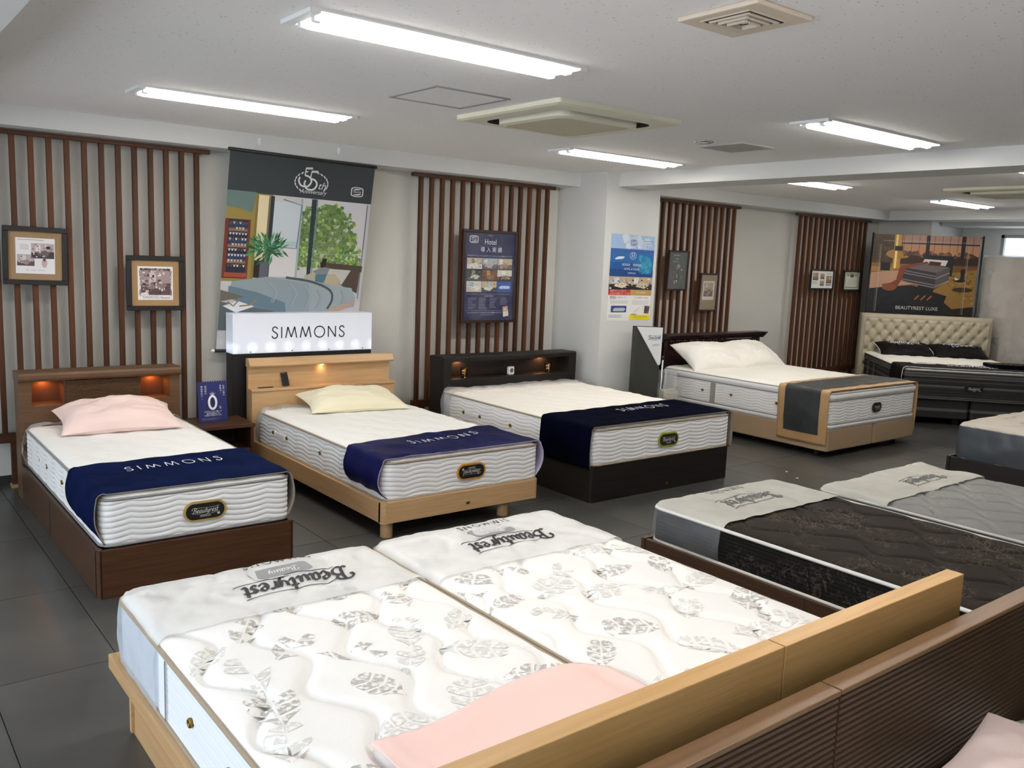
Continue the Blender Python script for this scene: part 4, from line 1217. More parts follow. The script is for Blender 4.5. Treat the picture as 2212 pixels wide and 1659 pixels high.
def pr1(p):
    p.rect(.135, .13, .865, .87, 'e9e5e6', 0)
    p.rect(.17, .16, .66, .175, 'a9a3a3', 1); p.rect(.21, .26, .38, .38, 'd8d2d3', 1)
    photo(p, .42, .235, .85, .55, ['b9a7a8', '40343a', 'e2d8d8', '6b5a5c', '2c262a', '94858a'], 3, 34)
    p.ell(.74, .32, .045, .03, '221d20', 6)
    photo(p, .16, .475, .48, .71, ['b7a8a6', '57494a', 'd8ccc9', '93807e', '3a3032'], 9, 26)
    p.ell(.665, .64, .055, .1, 'c3aeab', 3); p.ell(.665, .585, .022, .04, '8a706c', 4); p.ell(.665, .57, .024, .025, '4a3a3a', 5)
    p.text('Beds    Springs    Mattresses', .5, .795, .022, '8d8688', 2, maxw=.66)
frame('large black frame with tan mount and vintage photo collage, at the picture edge', .889, 1.255, 1.305, 1.668, 6.268, .031, M_black, '9a7e5c', pr1, rot=(0, radians(1.0), 0))
def pr2(p):
    p.rect(.13, .13, .87, .87, 'f0ebea', 0)
    r = random.Random(4)
    photo(p, .19, .17, .82, .76, ['a4908e', '63494a', 'cdbdbb', '8a7270', '372a2c', 'e6dcdb'], 12, 60)
    for k in range(40):
        u = r.uniform(.17, .83); p.line([(u, .165 + r.uniform(0, .03)), (u + r.uniform(-.04, .04), .2 + r.uniform(0, .03))], .012, '3a2c2e', 6)
    for k in range(20):
        v = r.uniform(.2, .74)
        for u in (.175, .825): p.line([(u + r.uniform(-.015, .015), v), (u + r.uniform(-.02, .02), v + .05)], .012, '8a7674', 6)
    p.poly([(.36, .70), (.50, .60), (.62, .66), (.52, .77)], '5a4444', 7); p.poly([(.18, .72), (.32, .69), (.36, .75), (.2, .79)], 'e8e1e0', 7)
    p.shape(logo_geo('SIMMONS', .1, .3), .40, .815, .045, '6b5f60', 4, width=.34)
    p.shape(logo_script(thick=.1, thin=.05, swoosh=False), .70, .812, .05, '7a6c6c', 4, width=.2)
frame('smaller black frame with tan mount and vintage bedroom drawing', 1.612, 1.99, 1.138, 1.51, 6.268, .032, M_black, 'a5835a', pr2)
def pr3(p):
    nv = '1c2150'
    p.rect(0, 0, 1, 1, nv, 0)
    p.emblem(.17, .078, .17, 'e8e6ea', nv, 2)
    p.text('SIMMONS', .5, .028, .011, 'c8c6d0', 2); p.text('Hotel', .5, .10, .062, 'ecebee', 2, sx=.85); p.rect(.34, .148, .70, .150, '8d8fb0', 2)
    p.text('導 入 実 績', .52, .19, .045, 'ecebee', 2, maxw=.44); p.text('日本全国のホテルにシモンズのポケットコイルマットレスが採用されています', .5, .262, .013, 'd4d3de', 2, maxw=.9)
    C = [['c9b79a', 'd8d3cc', '8a7a5c', 'e4e2de', '5c5f6c'], ['aeb8be', '5c646e', 'd8dde0', 'c0a8a6', '2e3440'], ['c8b79c', '7a6a5c', 'ece8de', 'a48c80', '54463c'],
         ['3c3a34', '55493c', '8e9488', 'c9cbc6', '201d1c'], ['7a5636', '6b3f22', 'c49a62', '94704c', '3a2416'], ['dcd8d2', '4a3226', 'f0ece6', '94806c', '1f1a1a'],
         ['d9d3c6', 'cdbfb2', '7fb6d0', 'e6e0d8', '8a765c'], ['cdb68f', '40464e', 'a9c4d6', 'e4ddd0', '2c2a2c']]
    for k in range(9):
        i, j = k % 3, k // 3
        u0, v0 = .045 + i * .306, .288 + j * .132
        if k < 8: photo(p, u0, v0, u0 + .298, v0 + .124, C[k], 30 + k, 22)
        else:
            p.rect(u0, v0, u0 + .298, v0 + .124, '2c4fa0', 2); p.poly([(u0 + .04, v0 + .07), (u0 + .08, v0 + .05), (u0 + .25, v0 + .05), (u0 + .27, v0 + .07), (u0 + .24, v0 + .085), (u0 + .06, v0 + .085)], 'c3d2e4', 3)
    p.line([(.05, .70), (.95, .70), (.95, .89), (.05, .89)], .004, '9a9cb8', 2, closed=True)
    p.text('主な納入実績 例', .5, .722, .013, 'd4d3de', 2, maxw=.22)
    r = random.Random(2)
    for c in range(4):
        for q in range(8):
            if (c, q) in ((3, 6), (3, 7), (3, 5), (2, 7)): continue
            p.rect(.08 + c * .22, .745 + q * .0175, .08 + c * .22 + r.uniform(.09, .17), .749 + q * .0175, 'a3a4be', 2)
    p.text('シモンズＷＥＢサイトで 納入先ホテルをご確認いただけます', .42, .915, .013, 'd4d3de', 2, maxw=.7); p.rect(.33, .938, .62, .941, 'a3a4be', 2)
    a = radians(-9)
    def R(x, y): return (.85 + x * cos(a) - y * sin(a) * 1.3, .90 + x * sin(a) * .75 + y * cos(a))
    p.poly([R(-.055, -.06), R(.055, -.06), R(.055, .06), R(-.055, .06)], 'e6e2dc', 3); p.poly([R(-.055, -.06), R(.055, -.06), R(.055, 0), R(-.055, 0)], 'c99a80', 4); p.poly([R(-.03, -.045), R(.035, -.04), R(.02, -.01), R(-.035, -.012)], 'e0cfc4', 5)
frame('dark framed navy hotel poster with nine room photos on the slats', 4.352, 4.945, 1.012, 1.822, 6.266, .024, M_dkframe, '1c2150', pr3, glass=True, cat='poster')
def pr4(p):
    p.rect(0, 0, 1, 1, '4c5450', 0); r = random.Random(6)
    p.rect(.25, .08, .55, .10, 'a8aca8', 1); p.rect(.35, .18, .5, .195, 'c8c8c4', 1); p.rect(.2, .25, .5, .262, 'a8aca8', 1)
    p.ell(.55, .38, .09, .05, 'c49088', 2)
    for k in range(34): u = r.gauss(.5, .1); v = r.uniform(.36, .85); p.rect(u, v, u + r.uniform(.03, .1), v + r.uniform(.02, .05), r.choice(['2a2624', '6b5a4c', 'c9bfae', '1a1a1c', '8a7664']), 2)
frame('small dark frame with shiny film-covered grey picture past the pillar', 6.955, 7.275, 1.315, 1.735, 6.266, .017, M_dkframe, '4c5450', pr4, rot=(radians(2), 0, 0), glass=True)
def pr5(p):
    p.rect(0, 0, 1, 1, '8f8064', 0); p.rect(.16, .18, .86, .72, 'ddd6d0', 1)
    photo(p, .22, .22, .78, .62, ['b3a08c', '6b5448', 'd4c8ba', '8a7464', '3a2e2a'], 21, 40)
frame('narrow dark frame with brown mount and sepia picture, lower on the slats', 7.482, 7.79, 1.093, 1.508, 6.266, .018, M_dkframe, '8f8064', pr5, rot=(radians(2), 0, 0), glass=True)
def pr6(p):
    p.rect(0, 0, 1, 1, 'ececea', 0)
    for (a, b, c, d, s_) in ((.08, .12, .32, .55, 1), (.42, .15, .60, .48, 2), (.42, .56, .60, .86, 3), (.70, .28, .95, .72, 4)):
        photo(p, a, b, c, d, ['a58a6c', '6b5a4c', 'c9b8a0', '8a7a6c', '4c4038'], 50 + s_, 12)
    for v in (.62, .68, .74): p.rect(.08, v, .3, v + .02, '9a9a9a', 1)
    p.rect(.70, .14, .95, .17, '8a8a8a', 1); p.rect(.70, .76, .95, .84, '7a7a78', 1)
frame('black frame with white four-photo page on the farthest screen', 9.545, 10.055, 1.345, 1.598, 6.268, .02, M_black, 'ececea', pr6)
def pr7(p):
    p.rect(0, 0, 1, 1, 'dcdccb', 0); p.line([(.1, .1), (.9, .1), (.9, .9), (.1, .9)], .05, '8f9a7c', 1, closed=True)
    p.ell(.5, .22, .13, .1, '4f5648', 2); p.ell(.25, .2, .09, .05, '8f9a7c', 2); p.ell(.75, .2, .09, .05, '8f9a7c', 2)
    for v in (.42, .5, .58, .66): p.rect(.24, v, .76, v + .012, 'a9ac98', 2)
frame('black frame with green-bordered certificate next to the four-photo page', 10.275, 10.675, 1.335, 1.598, 6.268, .022, M_black, 'dcdccb', pr7)

# ------------------------------------------------------------------ pillar poster
po = thing('poster', 'glossy cruise campaign poster stuck on the pillar', 'poster', (5.892, 5.739, 1.448), rot=(0, radians(.6), 0))
PW, PH = .566, .787
def sheet(u, v):
    x, z = (u - .5) * PW, (v - .5) * PH
    return (x, -.001 - .006 * max(0, -z / PH) * (.5 + .5 * sin(x * 12)), z)
MB().box(-PW / 2, PW / 2, -.0012, 0, -PH / 2, PH / 2).build('paper', pmat('poster_paper', 'eeece8', rough=.4), po, world=False)
p = Print(PW, PH)
p.rect(0, 0, 1, .485, '2f66a8', 0); p.rect(0, 0, 1, .17, '9fb9da', 1)
p.blobs(40, .3, 0, 1, .15, .03, .09, ['c6d2e4', 'b6c8e0', 'd4dbe8'], 2, keep=lambda u, v: u < .93 and .04 < v < .13, rnd=random.Random(1)); p.rect(0, .165, 1, .21, '3f62a6', 3); p.rect(0, .21, 1, .32, '2f6aa8', 3)
p.blobs(30, .68, .25, .95, .42, .03, .07, ['3a8fb0', '3f9ab0', '2f7fae'], 4, keep=lambda u, v: u < .93, rnd=random.Random(2)); p.rect(0, .40, 1, .485, '274a82', 3)
p.rect(0, .32, .6, .40, '29589a', 3)
p.ell(.33, .2, .05, .006, '3c5a60', 5); p.poly([(.1, .285), (.14, .265), (.2, .255), (.3, .253), (.32, .265), (.27, .282), (.12, .292)], 'dfe4ea', 5)
p.emblem(.51, .09, .14, '3a4a78', 'b8c8de', 5)
p.text('5.27', .86, .125, .024, '4c5a84', 5); p.rect(.75, .06, .97, .066, '6a78a0', 5); p.rect(.8, .09, .92, .096, '6a78a0', 5)
p.text('55', .51, .235, .05, 'e4e8ee', 6, shear=.2); p.line([q for q in ell(.51, .24, .075, .04, 24)], .006, 'e4e8ee', 6, closed=True)
p.text('GO!GO!', .36, .345, .026, 'f0f0f4', 6); p.text('豪華客船!', .62, .347, .024, 'e0e4ee', 6, maxw=.24); p.text('HOTEL & CRUISE', .50, .395, .024, 'dfe4ee', 6, maxw=.56); p.text('CAMPAIGN', .50, .442, .018, 'dfe4ee', 6)
photo(p, 0, .485, .5, .635, ['b5a592', '2c2a2e', 'c8d4e2', 'd9c9b4', '8a7058', 'e4dccc'], 71, 30, L=3); photo(p, .5, .485, 1, .635, ['b9a58c', '33302e', 'e2e2da', 'cbbca6', '6b543c', '9a8a7c'], 72, 30, L=3)
p.rect(0, .635, .5, .70, 'c03a3c', 3); p.rect(.5, .635, 1, .70, 'bf9a5c', 3); p.text('抽選でチャンス当たる', .22, .653, .018, 'f0d8d4', 5, maxw=.4); p.text('GO!GO! 飛鳥Ⅱクルーズの旅', .26, .682, .018, 'f4e0b0', 5, maxw=.46); p.text('ホテル宿泊券', .75, .668, .018, 'f0e2c8', 5, maxw=.36)
p.text('飛鳥Ⅱ', .11, .73, .03, '55555c', 5, maxw=.16); p.text('豪華クルーズの', .32, .727, .014, '77777c', 5, maxw=.2); p.text('ホテル広島神戸にて宿泊券', .76, .728, .014, '66666c', 5, maxw=.4)
for k in range(3): p.rect(.05, .765 + k * .013, .45, .768 + k * .013, 'b4b4b8', 5)
for k in range(4): p.rect(.55, .76 + k * .013, .95, .763 + k * .013, 'bcbcc0', 5)
p.rect(.08, .825, .43, .90, '3a458c', 5); p.poly([(.12, .875), (.16, .85), (.38, .848), (.41, .868), (.37, .888), (.14, .888)], 'b9c0cc', 6)
p.line([(.6, .9), (.68, .87), (.74, .845)], .012, 'c4c8c0', 5)
p.poly([(.86, .82), (.98, .825), (.96, .915), (.85, .91)], '57504c', 6); p.blobs(12, .87, .83, .96, .90, .01, .02, ['8a8078', '3a3432', 'b07a74'], 7, rnd=random.Random(5))
for k in range(3): p.rect(.03, .93 + k * .014, .33, .934 + k * .014, '9a9aa0', 5)
p.rect(.51, .93, .99, .985, 'f0dd2e', 6); p.rect(.55, .918, .67, .934, 'b89a80', 8)
for k in range(2): p.rect(.6, .948 + k * .014, .94, .953 + k * .014, 'b7a92c', 7)
p.build('print', po, loc=(0, -.0013, 0), mat=print_mat('gloss_ink', rough=.3))

# ------------------------------------------------------------------ display board and leaflet holder
ds_ = thing('display_board', 'dark standing board with white triangular corner panel', 'display board', (5.975, 5.55, 0), rotz=radians(2))
pts = [(-.18, 0), (.165, 0), (.185, 1.005), (-.172, 1.022)]
MB().prism(pts, 0, .05, 'y').build('board', pmat('board_grey', '34352f', rough=.5), ds_, world=False, bevel=.002, seg=1)
MB().prism([(-.172, 1.018), (.185, 1.001), (.1835, .92), (.18, .668), (.165, .648), (.145, .652)], -.008, .001, 'y').build('corner_panel', pmat('board_white', 'eef0f2', rough=.4), ds_, world=False)
MB().box(-.17, .17, .05, .2, 0, .02).build('foot', M_dark, ds_, world=False)
p = Print(.2, .2)
p.shape(logo_script(thick=.1, thin=.045), .5, .42, .3, '4a4a4c', 0, width=.86); p.text('selection', .62, .78, .1, '8a8a8c', 0)
p.build('print', ds_, loc=(.075, -.0085, .90))
p = Print(.2, .2); p.shape(logo_script('rest', thick=.1, thin=.045, swoosh=False), .5, .42, .3, '3a8fc4', 0, width=.26); p.build('blue_print', ds_, loc=(.128, -.0095, .899))
lh = thing('leaflet_holder', 'clear acrylic leaflet holder with white papers on a chrome pole', 'holder', (6.26, 5.52, 0))
MB().lathe([(.11, 0), (.11, .008), (.015, .014), (.0001, .014)], n=20).build('foot', M_steel, lh, world=False)
MB().tube([(-.08, .03, .01), (-.075, .03, .72)], .009, 8).build('pole', M_steel, lh, world=False)
MB().lathe([(.012, .70), (.014, .73), (.0001, .735)], -.075, .03, 10).build('knob', M_black, lh, world=False)
fm_ = plastic_film('acrylic_clear', 'f0f0ea', milky=.12, gloss=.18, rough=.1)
for (a, b, c, d, e, f_) in ((-.12, .12, -.05, -.046, .28, .42), (-.12, .12, .046, .05, .28, .60), (-.12, -.116, -.046, .046, .28, .42), (.116, .12, -.046, .046, .28, .42), (-.12, .12, -.046, .046, .276, .28)):
    MB().box(a, b, c, d, e, f_).build('acrylic_wall', fm_, lh, world=False)
for k in range(5):
    MB().box(-.105 + .004 * k, .10, -.03 + k * .014, -.022 + k * .014, .281, .395 + .012 * (k % 3)).build('leaflet', pmat('leaflet_paper', 'e6e2d4', rough=.6) if k % 2 == 0 else pmat('leaflet_cream', 'd8cf9c', rough=.6), lh, world=False)
bg = MB()
def bag(u, v):
    a = u * 2 * pi; r = 1 - .2 * v
    return (.02 + .10 * r * cos(a) + .012 * N3(Vector((cos(a) * 3, sin(a) * 3, v * 6))), .028 * sin(a) + .01 * N3(Vector((cos(a) * 4, v * 7, 2))), .40 + .20 * v)
bg.grid(bag, 24, 12, closed=True).build('plastic_bag', M_filmc, lh, world=False)

# ------------------------------------------------------------------ bed 4: two beige box springs, cornice headboard
W_ch = wood('cherry_dark', '2a1617', '34191a', 'x', rough=.35)
hb = thing('headboard', 'dark cherry headboard with stepped cornice and fluted frieze', 'headboard', (7.46, 6.03, 0))
MB().box(6.68, 8.24, 5.99, 6.04, .0, .80).build('panel', W_ch, hb, bevel=.002)
for x in (6.68, 8.19): MB().box(x, x + .05, 5.975, 6.05, 0, .83).build('stile', W_ch, hb, bevel=.003)
MB().box(6.73, 8.19, 5.982, 5.99, .56, .585).build('moulding_strip', W_ch, hb)
prof = [(6.055, .82), (5.965, .82), (5.955, .835), (5.94, .845), (5.93, .862), (5.915, .87), (5.91, .885), (6.055, .885)]
MB().prism(prof, 6.64, 8.29, 'x').build('cornice', W_ch, hb)
first = None
for k in range(34):
    x = 6.75 + k * .0424
    if first is None: first = MB().box(x, x + .024, 5.972, 5.99, .735, .815).build('flute', W_ch, hb, bevel=.004); x00 = x
    else:
        o = first.copy(); COL.objects.link(o); o.location = Vector((x - x00, 0, 0)) * S
M_bx = pmat('beige_box_fabric', 'a98f70', rough=.85, bump=.2, bs=300)
for x0, x1, lab in ((6.63, 7.363, 'beige box spring nearer the pillar under the runner-draped mattress'), (7.373, 8.10, 'beige box spring farther from the pillar under the runner-draped mattress')):
    t = thing('box_spring', lab, 'box spring', ((x0 + x1) / 2, 5.0, 0), group='beige box springs')
    MB().prism([(q[0] + (x0 + x1) / 2, q[1] + 5.01) for q in rrect(x1 - x0, 1.92, .03, 5)], .062, .25, 'z').build('upholstery', M_bx, t, bevel=.012)
    for x in (x0 + .1, x1 - .1):
        for y in (4.2, 5.85): MB().lathe([(.02, 0), (.028, .065)], x, y, 12).build('leg', M_dark, t)
def plush(s, v, p):
    if v > .80: return .012 * sin(pi * (v - .80) / .20) + .004
    if v < .14: return .010 * sin(pi * v / .14) + .002
    d = scallop(s, (v - .14) / .66, 8, .19, .5, .005)
    return d
M_ribbon = pmat('taupe_ribbon', '9a948c', rough=.6)
m4 = Mattress('thick white pillow-top mattress with grey bands on beige box springs', 7.36, 5.0, .252, 1.43, 1.88, .305, topfn=lambda x, y: tuft(x, y, .2, .17, .004), sidefn=plush, mtop=M_mwarm, mpipe=M_pipe, pipes=(.0, .13, .80, .985), ds=.012, nv=110, pipe_r=.006)
for y in (.30, -.60): 
    MB().box(-.728, -.714, y - .028, y + .028, .045, .235).build('band', M_ribbon, m4.t, world=False, bevel=.003, seg=1)
for y in (.42, .08, -.42): m4.vent(-.724, y, .15, -1, 0)
m4.badge(.02, -.94 - .012, .145, .145, .085, BLK, sub='SELECTION')
M_tan = pmat('tan_satin', 'b08a5c', rough=.5, sheen=.1, c2='bb9668', ns=4); M_char = pmat('charcoal_satin', '2c2e2e', rough=.42, c2='3a3d3e', ns=5, sheen=.05)
tb, top, pos, tot = throw('charcoal bed runner with wide tan border on the pillow-top mattress', 'bed runner', m4, -.945, -.42, [M_tan, M_tan], name='bed_runner', hangL=.44, hangR=.44, seed=21, wr=.008, wk=6, bulge=.006, off=.028, sl=.03)
g = MB()
def inner(u, v):
    d = .08 + u * (tot - .16); y = -.945 + .085 + v * (.525 - .16)
    q = pos(d, y); q2 = pos(d + .001, y); tx, tz = q2[0] - q[0], q2[2] - q[2]; n = hypot(tx, tz)
    return (q[0] - tz / n * .004, q[1], q[2] + tx / n * .004)
g.grid(inner, int(tot / .02), 16).build('centre_panel', M_char, tb, world=False)
v, f, wd = logo_script(thick=.12, thin=.05, swoosh=False)
lay(tb, top, [(.25 + (p[0] - wd / 2) * .05, -.66 + (p[1] - .4) * .09) for p in v], f, 'lettering', pmat('gold_print', 'a8823c', rough=.4), lift=.009)
M_wp = pmat('white_pillowcase', 'f0ece4', rough=.85, sheen=.15, bump=.06, bs=200)
pillow('white pillow propped on the dark headboard, nearer the pillar', (7.03, 5.72, .615), .72, .46, .23, M_wp, rot=(radians(30), 0, radians(-6)), seed=3, group='white pillows')
pillow('white pillow propped on the dark headboard, farther from the pillar', (7.70, 5.72, .61), .72, .46, .23, M_wp, rot=(radians(28), 0, radians(-3)), seed=9, group='white pillows')

# ------------------------------------------------------------------ bed 5: corner bed with tufted headboard
B5 = (9.498, 4.16, 0); R5 = radians(43.05 - 90)
def loc5(x, y, z): return (B5[0] + x * cos(R5) - y * sin(R5), B5[1] + x * sin(R5) + y * cos(R5), z)
M_tuft = pmat('cream_leather', 'b5aa92', rough=.5, bump=.05, bs=150)
hb = thing('tufted_headboard', 'tall cream button-tufted headboard in the corner', 'headboard', loc5(0, 1.88, 0), R5)
HW, HH = 1.556, 1.077
def bt(i, r): return (-.70 + i * .14 + (r % 2) * .07, .985 - r * .088)
def tufted(u, v):
    x = (u - .5) * HW; z = .12 + v * (HH - .12)
    e = min(HW / 2 - abs(x), HH - z, .05); round_ = sqrt(max(0, 1 - (1 - min(1, e / .05)) ** 2)) * .03
    d = 0; zz_ = (.985 - z) / .088
    if z < 1.01 and abs(x) < .735:
        q = x + .70; a = ((q / .14) - zz_ * .5) % 1.0; b_ = ((q / .14) + zz_ * .5) % 1.0
        da, db = min(a, 1 - a) * .125, min(b_, 1 - b_) * .125
        puff = min(1, da / .035) * .5 + min(1, db / .035) * .5
        node = math.exp(-(da * da + db * db) / .0006)
        d = .03 * (sqrt(puff) - .35) - .028 * node
    return (x, -.06 - round_ - d, z)
MB().grid(tufted, 160, 90).build('tufted_front', M_tuft, hb, world=False)
MB().box(-HW / 2, HW / 2, -.06, .06, .0, HH).build('back_frame', M_tuft, hb, world=False, bevel=.01)
bm_ = None
for r_ in range(10):
    for i in range(11 - (r_ % 2)):
        x, z = bt(i, r_)
        if z < .2: continue
        q = tufted(x / HW + .5, (z - .12) / (HH - .12))
        if bm_ is None: bm_ = MB().lathe([(.0001, -.004), (.008, -.003), (.011, 0), (.008, .005), (.0001, .007)], n=10).build('button', M_tuft, hb, world=False, loc=(x, q[1] - .002, z), rot=(radians(90), 0, 0)); o = bm_
        else: o = bm_.copy(); COL.objects.link(o); o.location = Vector((x, q[1] - .002, z)) * S
M_lux = pmat('charcoal_knit', '2c2b28', rough=.8, bump=.2, bs=250); M_luxb = pmat('grey_band', '605e5a', rough=.6)
for x0, x1, lab in ((-.70, -.008, 'charcoal banded box spring under the dark corner mattress, nearer the slats'), (.008, .70, 'charcoal banded box spring under the dark corner mattress, nearer the wrapped mattress')):
    t = thing('box_spring', lab, 'box spring', loc5((x0 + x1) / 2, .95, 0), R5, group='charcoal box springs')
    w2 = (x1 - x0) / 2
    MB().prism(rrect(2 * w2, 1.84, .04, 5), .075, .275, 'z').build('upholstery', M_lux, t, world=False, bevel=.01)
    MB().prism(rrect(2 * w2 + .004, 1.844, .042, 5), .15, .18, 'z').build('band', M_luxb, t, world=False)
    for sx in (-1, 1):
        for y in (-.8, .8): MB().box(sx * (w2 - .1) - .03, sx * (w2 - .1) + .03, y - .03, y + .03, 0, .075).build('leg', M_black, t, world=False)
def luxb(v):
    for a, b_ in ((.42, .50), (.64, .68), (.80, .92), (.08, .11)):
        if a < v < b_: return 1
    return 0
m5 = Mattress('dark banded mattress with black oval badge on the corner bed', *loc5(0, .93, 0)[:2], .28, 1.40, 1.86, .30, rotz=R5, topfn=lambda x, y: tuft(x, y, .16, .14, .01), sidefn=lambda s, v, p: .004 * abs(sin(v * 30)) + (.01 * sin(pi * (v - .8) / .2) if v > .8 else 0), side_mats=[M_lux, M_luxb], bands=luxb, mtop=M_mwarm, mpipe=M_luxb, pipes=(0.02, .79, .98), nv=40, nx=70)
m5.badge(.0, -.93 - .008, .13, .19, .09, BLK, sub='LUXE')
for y in (.62, .35): MB().box(-.712, -.70, y - .012, y + .012, .02, .225).build('band', M_luxb, m5.t, world=False)
M_blk = pmat('black_satin', '100e0c', rough=.6, spec=.15, bump=.1, bs=200)
tb, top, pos, tot = throw('black throw with white piped edge and white lettering on the corner bed', 'bed throw', m5, -.92, -.45, [M_blk, M_blk], hangL=.20, hangR=.20, seed=31, wr=.006, bulge=.01)
for yy in (-.92,):
    MB().tube([(lambda q: (q[0], q[1] - .004, q[2]))(pos(tot * i / 60, yy)) for i in range(61)], .004, 6).build('piping', M_thread, tb, world=False)
v, f, wd = logo_script(thick=.12, thin=.05)
lay(tb, top, [(.06 + (p[0] - wd / 2) * -.13, -.62 - (p[1] - .4) * .16) for p in v], f, 'lettering', M_thread)
for x, lab in ((-.29, 'black white-piped pillow nearer the slat screen on the corner bed'), (.33, 'black white-piped pillow nearer the wrapped mattress on the corner bed')):
    t, fn = pillow(lab, loc5(x, 1.58, .605), .66, .42, .16, M_blk, rot=(radians(20), 0, R5), seed=x * 9, group='black pillows', piping=M_thread)
    vs_, fs_, ww = logo_script(thick=.14, thin=.06)
    MB().add([(lambda q: (q[0], q[1], q[2] + .003))(fn((p[0] - ww / 2) * .095, .10 + (p[1] - .4) * .11)) for p in vs_], fs_).build('lettering', M_thread, t, world=False)
    vs_, fs_ = text2d('L U X E')
    xm = (min(q[0] for q in vs_) + max(q[0] for q in vs_)) / 2
    MB().add([(lambda q: (q[0], q[1], q[2] + .003))(fn((p[0] - xm) * .055, .005 + p[1] * .075)) for p in vs_], fs_).build('small_lettering', M_thread, t, world=False)
pc = thing('price_sheet', 'white printed price sheet lying on the black throw', 'card', loc5(-.42, .40, .617), R5 + radians(6))
MB().box(-.12, .12, -.07, .07, 0, .004).build('paper', pmat('leaflet_white', 'd8d4d0', rough=.5), pc, world=False)
MB().box(-.05, .05, .0, .03, .004, .0046).build('print', M_greyink, pc, world=False)
fc = thing('folded_cloth', 'folded navy cloth with gold stitching on the corner bed', 'cloth', loc5(.46, .42, .618), R5 + radians(4))
for k in range(3):
    MB().prism(rrect(.42, .26, .03, 5), .012 * k, .012 * k + .011, 'z').build('fold', pmat('folded_navy', '0b0c1c', rough=.8, spec=.1), fc, world=False, bevel=.004)
vs_, fs_, ww = logo_script(thick=.1, thin=.05, swoosh=False)
MB().add([(-.02 + (p[0] - ww / 2) * .09, (p[1] - .4) * .09, .0365) for p in vs_], fs_).build('stitching', pmat('gold_thread', 'b08a3c', rough=.5), fc, world=False)

# ------------------------------------------------------------------ poster stand behind the corner bed
ps = thing('banner_stand', 'wide sunset bedroom banner on a thin black stand behind the tufted headboard', 'banner', loc5(0, 2.06, 0), R5)
QW, QH = 1.27, 1.01
MB().box(-.665, .605, 0, .002, .95, 2.07).build('fabric', pmat('stand_fabric', '2a241f', rough=.7), ps, world=False)
for x in (-.672, .642):
    MB().tube([(x, .005, 0), (x, .005, 2.085)], .012, 8).build('pole', M_black, ps, world=False)
    MB().box(x - .02, x + .02, -.14, .16, 0, .015).build('foot', M_black, ps, world=False)
MB().tube([(-.672, .008, 2.06), (.642, .008, 2.06)], .006, 6).build('cross_rod', M_black, ps, world=False)
p = Print(QW, QH); r = random.Random(8); K = 1.12 / 1.12
p.rect(0, 0, 1, 1, '241f1c', 0)
p.rect(0, 0, 1, .58, '6e4c2a', 1); p.rect(0, 0, .22, .35, '4a3720', 2); p.rect(.20, .0, .27, .42, 'b98840', 3); p.rect(.215, .0, .235, .42, 'f6d78a', 4)
p.rect(.28, 0, 1, .30, 'a98374', 2); p.rect(.28, .12, 1, .24, 'b98863', 3); p.blobs(60, .3, .215, .98, .25, .01, .03, ['6b4a38', '8a5c40', '54382c'], 4, rnd=r)
p.rect(.27, .245, 1, .36, '3c2a20', 3)
for k in range(10): p.rect(.29 + k * .072, .0, .294 + k * .072, .2, '4a3a34', 4)
p.rect(.27, .095, 1, .11, '2c2320', 5); p.rect(.50, 0, .535, .27, '2a2220', 5); p.rect(.83, 0, .865, .28, '2a2220', 5)
for k in range(40): p.rect(.28 + k * .018, .28, .286 + k * .018, .34, '241c18', 4)
p.rect(.0, .36, .46, .66, '8a6034', 2); p.rect(.21, .14, .285, .20, '1a1614', 6); p.ell(.25, .24, .12, .06, 'a97c3e', 4)
p.rect(.0, .40, .22, .46, 'a87a3e', 3); p.rect(.09, .35, .18, .45, '14110f', 6)
p.poly([(.0, .48), (.28, .44), (.45, .60), (.0, .68)], 'b98e72', 4); p.poly([(.72, .46), (1, .40), (1, .86), (.80, .90), (.60, .70)], '8f6c34', 3)
p.poly([(.0, .68), (.4, .62), (.74, .74), (.70, .92), (.62, 1), (.0, 1)], '191a1e', 5)
p.ell(.88, .66, .10, .035, '3a2c1c', 6); p.line([q for q in ell(.88, .655, .10, .035, 24)], .006, '8a6a3a', 7, closed=True)
# print grain
p.blobs(200, .74, .44, .985, .84, .006, .016, ['8f6c34', '7a5a2c', 'a87e40', '6b4e28'], 4, keep=lambda u, v: v < .46 + (u - .6) * 1.0, rnd=r)
p.blobs(260, .02, .70, .66, .97, .006, .018, ['15161a', '1e1f24', '22232a', '191a1e'], 6, keep=lambda u, v: v > .72 and v < .95, rnd=r)
p.blobs(120, .02, .02, .19, .33, .008, .02, ['4a3720', '57402a', '3c2c1a'], 3, rnd=r)
# pictured bed
p.poly([(.48, .235), (.77, .25), (.77, .50), (.50, .42)], '23232a', 6)
p.poly([(.50, .29), (.72, .30), (.70, .37), (.48, .34)], 'd6cfc4', 7); p.poly([(.55, .315), (.66, .325), (.65, .37), (.54, .365)], '4a2024', 8)
p.poly([(.29, .40), (.50, .345), (.74, .385), (.62, .455)], '6b6260', 7); p.poly([(.29, .40), (.62, .455), (.62, .665), (.29, .56)], '3a3336', 7); p.poly([(.62, .455), (.745, .385), (.745, .54), (.62, .665)], '57504f', 7)
for q in (.47, .50, .58, .61): p.line([(.29, q - .035), (.62, q + .03)], .008, '8a8284', 8)
for q in (.50, .60): p.line([(.62, q + .03), (.745, q - .05)], .008, '9a9294', 8)
p.poly([(.27, .42), (.30, .38), (.47, .335), (.52, .32), (.55, .34), (.45, .37), (.33, .42), (.30, .56), (.26, .66), (.22, .70), (.13, .66), (.12, .62), (.2, .60), (.25, .56)], '7c3e2a', 9)
p.ell(.19, .655, .07, .045, '8a4a30', 10)
